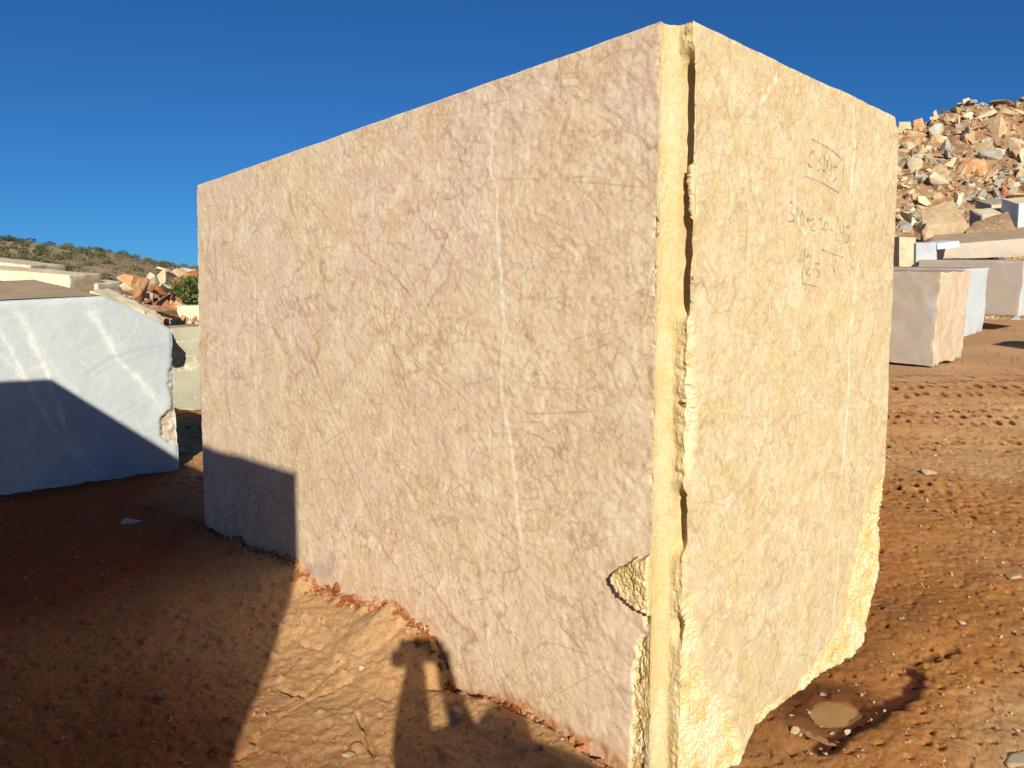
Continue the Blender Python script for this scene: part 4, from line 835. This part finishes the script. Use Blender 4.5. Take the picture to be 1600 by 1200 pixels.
while k < 285:
    th = g.uniform(-.62, -.385); r = 135 + 190 * g.uniform() ** .8
    px = 800 + FPX * math.tan(th); e = hill_z(np.array([th]), np.array([r]))[0]
    py = 505 - FPX * (e - .85) / (r * math.cos(th))
    bare = (px > 140 and 398 + (px - 140) * .09 < py < 436 and not py < 400 + (px - 140) * .10)
    dens = .95 if px < 130 else (.85 if py < 412 + (px - 200) * .02 and r > 250 else (.10 if bare else .6))
    if r > 300: dens = .95
    if g.uniform() > dens: continue
    s = g.uniform(1.3, 3.3) * (r / 300) ** .6; ci = int(g.integers(5)) if py > 392 else int(g.integers(3)); sc = 'grey-green scrub' if ci >= 3 else 'dark green'
    o = link('tree', None, label=f'{sc} tree dotting the dry hillside far left', cat='tree', group=f'{sc} trees on the far hillside', loc=(CAM[0] + r * math.sin(th + YAW), CAM[1] + r * math.cos(th + YAW), e + .2))
    o.scale = (s * 1.25, s * 1.25, s); o.rotation_euler = (0, 0, g.uniform(0, 6.3)); link('crown', crowns[ci], o); link('trunk', trunk, o); k += 1

def scrub():
    g = np.random.default_rng(61); Vs = []
    n = 0
    while n < 1500:
        th = g.uniform(-.72, -.30); r = 130 + 200 * g.uniform() ** .8; px = 800 + FPX * math.tan(th)
        dn = noise(np.array([r * math.sin(th)]), np.array([r * math.cos(th)]), np.zeros(1), .03, 6)[0]
        if g.uniform() > (.8 if px < 150 else .35) * (1 if dn > -.1 else .25): continue
        e = hill_z(np.array([th]), np.array([r]))[0] + .3; c0 = np.array([CAM[0] + r * math.sin(th + YAW), CAM[1] + r * math.cos(th + YAW), e]); w = g.uniform(.5, 1.5)
        c = g.normal(0, .45, (26, 3)) * np.array([w * 1.3, w * 1.3, w * .55]) + c0 + np.array([0, 0, w * .3]); a = g.normal(0, 1, (26, 3)); a /= np.linalg.norm(a, axis=1, keepdims=True); b = np.cross(a, g.normal(0, 1, (26, 3))); b /= np.linalg.norm(b, axis=1, keepdims=True)
        s_ = .22 * w; Vs.append(np.stack([c - a * s_, c + b * s_ * .6, c + a * s_, c - b * s_ * .6], 1).reshape(-1, 3)); n += 1
    V = np.concatenate(Vs); link('scrub', mesh_np('scrub', V, np.arange(len(V)).reshape(-1, 4), M_SCRUB, smooth=False), kind='stuff', label='low grey-green scrub covering the far hillside', cat='scrub')
scrub()

# ---- small stones on the soil
def gz(x, y): return float(ground_h(np.array([x]), np.array([y]))[0])
def on_ground(px, py, z0=0.):
    z = z0
    for _ in range(12):
        q = hit(px, py, 2, z); z = gz(q[0], q[1])
    return np.array([q[0], q[1], z])
for (x, y, w, h, m, k, lb) in [(713, 1127, 24, 32, M_PINK, 5, 'small upright pale stone in the soil beside the photographer shadow'), (205, 818, 34, 16, M_GREY, 3, 'flat pale stone lying in the shade below the pale blue block'),
        (250, 1091, 22, 14, M_BROWN, 1, 'brown angular stone in the shaded soil at lower left'), (1461, 592, 30, 14, M_PINK, 3, 'flat pinkish stone on the yard below the pink-grey block'),
        (1506, 975, 16, 10, M_CREAM, 3, 'cream stone on the red soil at the right'), (1325, 1148, 12, 8, M_CREAM, 2, 'tiny cream stone below the dark gully'), (1588, 1190, 46, 16, M_CREAM, 11, 'pale stone at the bottom right picture corner'),
        (1238, 1117, 14, 10, M_CREAM, 6, 'cream stone right under the broken foot of the main block'), (1285, 1096, 12, 8, M_GREY, 8, 'small grey stone at the left rim of the puddle'), (1242, 1146, 14, 12, M_TAN, 10, 'tan lump on the wet soil below the main block foot'),
        (1585, 905, 24, 14, M_TAN, 12, 'tan clod-like stone at the right edge among the pits'), (545, 1182, 20, 14, M_TAN, 4, 'tan stone half buried in sunlit soil at the bottom'), (1545, 548, 40, 6, M_CREAM, 3, 'thin pale flake on the yard before the shadow at right'), (565, 1157 - 110, 9, 6, M_CREAM, 2, 'tiny white stone on the sunlit soil crack')]:
    q = on_ground(x, y); d = (q - CAM) @ FW; s = d / FPX; rock(k, m, q + np.array([0, 0, h * s * .25]), (w * s, w * s * .8, h * s * 1.3), (random.uniform(-.2, .2), random.uniform(-.2, .2), -YAW), lb, name='stone', cat='stone')
g = np.random.default_rng(9)
for i in range(150):
    if i < 70: x, y = g.uniform(1170, 1420), g.uniform(990, 1190)
    elif i < 120: x, y = g.uniform(1400, 1600), g.uniform(560, 1190)
    else: x, y = g.uniform(20, 640), g.uniform(900, 1190)
    q = on_ground(x, y)
    if q[1] > -.01 and q[0] > 0 and q[0] < 1.4: continue
    if q[0] > -.02 and q[0] < LX and q[1] > -.03 and q[1] < LY: continue
    d = (q - CAM) @ FW; s = g.uniform(3, 8) * d / FPX if y > 700 else g.uniform(2, 5) * d / FPX; m = [M_CREAM, M_TAN, M_GREY, M_PINK][int(g.integers(4))]
    wh = 'on the wet ground right of the main block' if i < 70 else ('on the trampled yard at the right' if i < 120 else 'on the soil left of the main block')
    rock(int(g.integers(16)), m, q + np.array([0, 0, s * .15]), (s, s * .8, s * .6), rr(), f'tiny {LC[m]} pebble {wh}', group=f'tiny {LC[m]} pebbles {wh}', name='pebble', cat='pebble')
def gravel():
    g = np.random.default_rng(44); Vs = []; Fs = []; base = 0; mi = []
    for i in range(3200):
        a = YAW + g.uniform(-.66, .66); r = 1.9 * math.exp(g.uniform(0, 2.1)); x = CAM[0] + r * math.sin(a); y = CAM[1] + r * math.cos(a)
        if -.04 < x < LX + .02 and -.04 < y < LY: continue
        if g.uniform() > (.9 if x > .3 else .75): continue
        if .45 < x < 1.2 and -.35 < y < 0 and g.uniform() < .4: continue
        Vs.append((x, y)); 
    P = np.array(Vs); Z = ground_h(P[:, 0], P[:, 1]); Vs = []
    for (x, y), z in zip(P, Z):
        s = g.uniform(.003, .009) * (1 + .12 * math.hypot(x, y)); v = g.uniform(-1, 1, (6, 3)) * .4 + np.array([(1, 0, 0), (-1, 0, 0), (0, 1, 0), (0, -1, 0), (0, 0, 1), (0, 0, -1)]) * np.array([1, .8, .6])
        f = np.array([(0, 2, 4), (2, 1, 4), (1, 3, 4), (3, 0, 4), (2, 0, 5), (1, 2, 5), (3, 1, 5), (0, 3, 5)]); Vs.append(v * s + np.array([x, y, z + s * .3])); Fs.append(f + base); base += 6; mi += [int(g.choice([0, 0, 1, 2, 3] if x > .3 else [0, 0, 0, 2]))] * 8
    link('gravel', mesh_np('gravel', np.concatenate(Vs), np.concatenate(Fs), [M_BROWN, M_TAN, M_ORANGE, M_PINK], smooth=False, matidx=mi), kind='stuff', label='fine gravel and soil crumbs scattered over the ground', cat='gravel')
gravel()
# mud crumbs along the foot of the left face
def crumbs():
    Vs = []; Fs = []; base = 0; g = np.random.default_rng(15); me = ROCKS[1]
    src = []
    for k in (0, 1, 2, 6): src.append((np.array([v.co for v in ROCKS[k].vertices]), ROCKS[k]))
    for m_ in src: pass
    tri = []
    for v, r in src: r.calc_loop_triangles(); tri.append((v, np.array([t.vertices for t in r.loop_triangles])))
    for i in range(420):
        y = g.uniform(.15, 3.3) if i % 3 else g.uniform(.5, 1.9); zc = float(np.interp(y, SL[:, 0], SL[:, 1])); x = -abs(g.normal(0, .028)) - .004; s = g.uniform(.012, .038) * (1.5 if g.uniform() < .15 else 1)
        z = max(zc, gz(x, y)) - .004 + (.012 * g.uniform() if y > .9 else .0) - (0.0 if y > .9 else .012)
        v, f = tri[int(g.integers(4))]; q = np.array(Matrix.Rotation(g.uniform(0, 6.3), 3, Vector(g.normal(0, 1, 3)))); Vs.append(v @ q.T * s + np.array([x, y, z])); Fs.append(f + base); base += len(v)
    t = NT('mud_crust', .95, .1); c = t.mix(t.ramp(t.noise(14, 5, .7), [(.45, 0.), (.6, 1.)]), (.22, .075, .025), (.42, .20, .10)); c = t.mix(t.ramp(t.noise(23, 4, .7, t.mp(loc=(3, 3, 3))), [(.6, 0.), (.68, 1.)]), c, (.62, .47, .38))
    link('mud_crumbs', mesh_np('mud_crumbs', np.concatenate(Vs), np.concatenate(Fs), t.done(c, t.bump(t.noise(90, 4), .6, .004)), smooth=False), kind='stuff', label='reddish mud crumbs and crust along the foot of the main block', cat='mud')
crumbs()

# ------------------------------------------------------------------ labels: say where each small repeat lies, by landmarks one can find
LM = {'heapR': [(1440, 245, 'the large tan slab-like boulder'), (1468, 216, 'the squarish tan boulder'), (1515, 270, 'the large rounded orange boulder'), (1545, 246, 'the grey angular slab'), (1583, 166, 'the big pale crowning slab'), (1442, 285, 'the light grey rock'), (1411, 296, 'the white flat rock'),
                (1463, 184, 'the bright pointed crest rock'), (1512, 206, 'the long tan crest slab'), (1573, 305, 'the orange-red rock'), (1485, 350, 'the tilted tan slab'), (1570, 336, 'the cream block of the heap foot'), (1588, 244, 'the yellow edge rock'), (1530, 318, 'the cream flat rock'), (1449, 366, 'the rounded yellow rock'), (1422, 232, 'the yellow-cream boulder')],
      'heapL': [(201, 443, 'the upright orange-brown slab rock'), (222, 452, 'the tall ochre rock'), (238, 441, 'the tall cream chunk'), (264, 450, 'the round grey rock'), (279, 441, 'the brick-red rock'), (266, 425, 'the flat pale slab'), (296, 425, 'the white pointed rock'), (248, 487, 'the big brown rock'), (300, 460, 'the green bush'), (292, 490, 'the pale cream block')],
      'soilR': [(1315, 1090, 'the puddle'), (1420, 1060, 'the dark wet gully'), (1215, 1110, 'the broken block foot'), (1470, 1021, 'the thin dark furrow'), (1506, 975, 'the cream stone'), (1585, 905, 'the tan clod'), (1588, 1190, 'the bottom corner stone'), (1461, 592, 'the flat pinkish stone'), (1500, 700, 'the tyre tread rows'), (1390, 800, 'the right block edge'), (1330, 990, 'the lower right block corner')],
      'soilL': [(205, 818, 'the flat pale stone'), (250, 1091, 'the brown angular stone'), (713, 1127, 'the small upright stone'), (545, 1182, 'the tan half-buried stone'), (430, 1010, 'the edge of the block shadow'), (640, 1100, 'the photographer shadow'), (520, 1075, 'the soil crack'), (560, 950, 'the foot of the left face'), (60, 1000, 'the left picture edge')],
      'hill': [(30, 420, 'the long cream block'), (133, 445, 'the small cream block'), (201, 440, 'the orange-brown slab rock'), (240, 440, 'the tall cream chunk'), (285, 420, 'the left heap top'), (75, 385, 'the highest part of the crest'), (190, 405, 'the bare tan slope'), (5, 395, 'the left picture edge')]}
def relabel(o, px, py, lead, marks, group):
    m = min(LM[marks], key=lambda q: (q[0] - px) ** 2 + (q[1] - py) ** 2); dx, dy = px - m[0], py - m[1]; r = math.hypot(dx, dy)
    vert = 'above' if dy < 0 else 'below'; hor = 'left of' if dx < 0 else 'right of'
    w = ('touching' if r < 5 else hor if abs(dx) > 2.2 * abs(dy) else vert if abs(dy) > 2.2 * abs(dx) else f'{vert} and {hor}')
    far = 'well ' if r > (26 if marks[:4] == 'heap' else 22 if marks == 'hill' else 75) else 'just ' if r < (11 if marks[:4] == 'heap' else 9 if marks == 'hill' else 30) and w != 'touching' else ''
    o['label'] = f'{lead} {far}{w} {m[2]}'; o['group'] = group
def toscreen(p):
    w = np.array(p) - CAM; d = w @ FW; return 800 + FPX * (w @ RT) / d, 600 - FPX * (w @ UP) / d
SH = {0: 'wedge', 1: 'chunky', 2: 'blocky', 3: 'flat'}
for o in list(scene.collection.objects):
    gname = o.get('group') or ''; ml = o.data.materials[0].name.split('_')[0] if o.type == 'MESH' and o.data and o.data.materials and o.data.materials[0] else ''
    if not gname or o.parent: continue
    px, py = toscreen(o.location)
    fl = o.scale[2] / max(o.scale[0], 1e-6); shp = 'flat' if fl < .5 else 'long' if o.scale[0] / o.scale[1] > 1.22 else 'blocky' if fl > .75 else 'angular'
    if 'right heap' in gname:
        w = o.scale[1] * FPX / ((np.array(o.location) - CAM) @ FW); sz = 'big' if w > 30 else 'medium' if w > 18 else 'smallish' if w > 13.5 else 'small'
        relabel(o, px, py, f'{sz} {shp} {ml} stone', 'heapR', 'rubble stones of the right heap')
    elif 'left heap' in gname or 'green-grey block' in gname:
        sz = 'small' if o.scale[1] > .17 else 'tiny'; relabel(o, px, py, f'{sz} {ml} stone', 'heapL', 'small stones of the left heap')
    elif 'pebbles' in gname:
        relabel(o, px, py, f'{"larger" if o.scale[0] > .016 else "tiny"} {ml} pebble', 'soilR' if px > 900 else 'soilL', 'pebbles on the soil')
    elif 'hillside' in gname:
        sz = 'large' if o.scale[0] > 3. else 'medium' if o.scale[0] > 2.2 else 'small'; relabel(o, px, py, f'{sz} {"dark green" if "dark" in gname else "grey-green"} hillside tree', 'hill', 'trees on the far hillside')

# ------------------------------------------------------------------ things behind the camera that throw the shadows
AX = -2.4; tA = 2.4 / SD[0]; ay0 = 2.102 - SD[1] * tA; az = .533 - SD[2] * tA
hb = hit(70, 592, 1, 5.25); tB = (hb[2] - az) / SD[2]; ay1 = hb[1] - SD[1] * tB
print('caster block', ay0, ay1, az, 'expected x', hb[0] - SD[0] * tB)
c8 = lambda x0, x1, y0, y1, z0, z1: [(x0, y0, z0), (x1, y0, z0), (x1, y1, z0), (x0, y1, z0), (x0, y0, z1), (x1, y0, z1), (x1, y1, z1), (x0, y1, z1)]
block('stone_block', c8(AX - 1.5, AX, ay0, ay1, -.5, az), [M_PALEBROWN], 'large sawn block beside the photographer, out of frame left, shading the soil', seed=31, chip=.02, rough=.004, n=30)
q = hit(1578, 968, 2, 0.); w = q - SD * 1.0
rock(2, M_TAN, (w[0] + .22, w[1] - .22, .16), (.62, .5, .52), (0, 0, .4), 'tan boulder out of frame at right, whose shadow tip enters at the right edge', cat='boulder', name='boulder')
q = at(1612, 522, 14.5)
block('stone_block', c8(q[0], q[0] + 1.3, q[1] - .9, q[1], q[2] - .7, q[2] + .26), [M_GREY], 'low grey block just out of frame right in the yard, shading a strip of ground', seed=34, chip=.08)

# ---- the photographer (seen only as a shadow)
def caster(px, py, ax, v, off):
    S = hit(px, py, ax, v); t = (((S - CAM)[:2] @ F2) - off) / (SD[:2] @ F2); return S - SD * t
def skin(name, verts, edges, radii, mat, parent=None, root=0):
    me = bpy.data.meshes.new(name); me.from_pydata([tuple(v) for v in verts], edges, []); me.materials.append(mat)
    o = link(name, me, parent); o.modifiers.new('skin', 'SKIN').use_smooth_shade = True; sv = me.skin_vertices[0].data
    for i, r in enumerate(radii): sv[i].radius = (r if hasattr(r, '__len__') else (r, r)); sv[i].use_root = (i == root)
    s = o.modifiers.new('sub', 'SUBSURF'); s.levels = 2; s.render_levels = 2; return o
def plain(name, col, rough=.8):
    t = NT(name, rough); return t.done(t.mix(t.noise(30, 3), tuple(c * .85 for c in col), col))
def photographer():
    f3 = np.array([F2[0], F2[1], 0]); r3 = RT; up = np.array([0, 0, 1.])
    head = caster(772, 1128, 0, 0., -.28); gzf = -.47
    B = lambda f, r, z: np.array([head[0], head[1], 0]) + f3 * f + r3 * r + up * z
    hz = head[2]; lh = caster(650, 1018, 2, 0.02, -.03); rh = caster(688, 1018, 0, 0., -.03)
    le = caster(640, 1195, 2, 0., -.10); re = caster(728, 1160, 2, 0., -.16)
    skinm = plain('skin', (.45, .26, .17), .6); coat = plain('dark_jacket', (.05, .06, .09)); jeans = plain('blue_trousers', (.06, .09, .16)); hairm = plain('dark_hair', (.03, .02, .015)); shoe = plain('brown_shoe', (.10, .06, .035))
    E = link('person', None, label='person in dark jacket holding up a phone, seen in the photo only as a shadow', cat='person', loc=(0, 0, 0))
    pel = B(-.02, 0, .40); chest = B(-.03, 0, .78); neck = B(-.02, 0, hz - .17); sl_ = caster(738, 1180, 2, 0., -.25); sr = caster(930, 1222, 0, 0., -.28)
    kl, kr = B(.03, -.11, .02), B(.0, .12, .02); al, ar = B(-.03, -.13, gzf + .09), B(-.05, .14, gzf + .09)
    V = [pel, B(-.03, 0, .60), chest, neck, head, head + up * .07, sl_, le, lh, sr, re, rh, B(0, -.09, .33), kl, al, al + f3 * .14 - up * .05, B(0, .09, .33), kr, ar, ar + f3 * .14 - up * .05, head + f3 * .075 - up * .02]
    Ed = [(0, 1), (1, 2), (2, 3), (3, 4), (4, 5), (2, 6), (6, 7), (7, 8), (2, 9), (9, 10), (10, 11), (0, 12), (12, 13), (13, 14), (14, 15), (0, 16), (16, 17), (17, 18), (18, 19), (4, 20)]
    R = [.13, .12, .14, .06, .115, .10, .06, .042, .028, .06, .042, .026, .085, .055, .04, .03, .085, .055, .04, .03, .045]
    skin('body', V, Ed, R, skinm, E)
    skin('jacket', [B(-.02, 0, .36), B(-.03, 0, .60), chest, B(-.03, 0, hz - .14), sl_, le, lh - up * .02, sr, re, rh - up * .03], [(0, 1), (1, 2), (2, 3), (2, 4), (4, 5), (5, 6), (2, 7), (7, 8), (8, 9)], [.17, .17, .19, .13, .10, .080, .032, .11, .050, .022], coat, E)
    skin('trousers', [pel, B(0, -.09, .33), kl, al + up * .02, B(0, .09, .33), kr, ar + up * .02], [(0, 1), (1, 2), (2, 3), (0, 4), (4, 5), (5, 6)], [.15, .10, .075, .06, .10, .075, .06], jeans, E)
    for a in (al, ar): skin('shoe', [a - f3 * .04 - up * .03, a + f3 * .08 - up * .05, a + f3 * .19 - up * .055], [(0, 1), (1, 2)], [.05, .045, .035], shoe, E)
    skin('hair', [head + up * .075 - f3 * .02, head + up * .03 - f3 * .05, head - up * .04 - f3 * .06], [(0, 1), (1, 2)], [.085, .085, .05], hairm, E)
    # phone and curled fingers
    bm = bmesh.new(); bmesh.ops.create_cube(bm, size=1); bmesh.ops.scale(bm, vec=(.150, .009, .088), verts=bm.verts); bmesh.ops.bevel(bm, geom=list(bm.edges), offset=.004, segments=2, affect='EDGES')
    me = bpy.data.meshes.new('phone'); bm.to_mesh(me); bm.free(); me.materials.append(plain('black_glass', (.02, .02, .025), .2))
    c = CAM - FW * .022 + RT * .062 + UP * -.004
    ph = link('phone', me, label='black phone held sideways in the photographer hands', cat='phone', loc=c); ph.rotation_euler = (-PITCH, 0, -YAW)
    for (side, base) in ((-1, c - RT * .052), (1, c + RT * .070)):
        for k in range(4):
            z = .026 - k * .019; p0 = base - UP * .0 + UP * z * .9 - FW * .03 + RT * side * .012; p1 = base + UP * z + RT * side * .018 - FW * .002; p2 = base + UP * z + FW * .008 * (k > 0) - RT * side * .012 * (k > 0)
            skin('finger', [p0, p1, p2], [(0, 1), (1, 2)], [.009, .008, .007], skinm, E)
        skin('palm', [base + RT * side * .015 - FW * .045 - UP * .05, base + RT * side * .018 - FW * .035 - UP * .01, base + RT * side * .012 - FW * .03 + UP * .02], [(0, 1), (1, 2)], [.03, .036, .026], skinm, E)
        skin('thumb', [base + RT * side * .012 - FW * .035 - UP * .02, base - RT * side * .012 - FW * .02 - UP * .015, base - RT * side * .03 - FW * .014], [(0, 1), (1, 2)], [.011, .010, .008], skinm, E)
photographer()
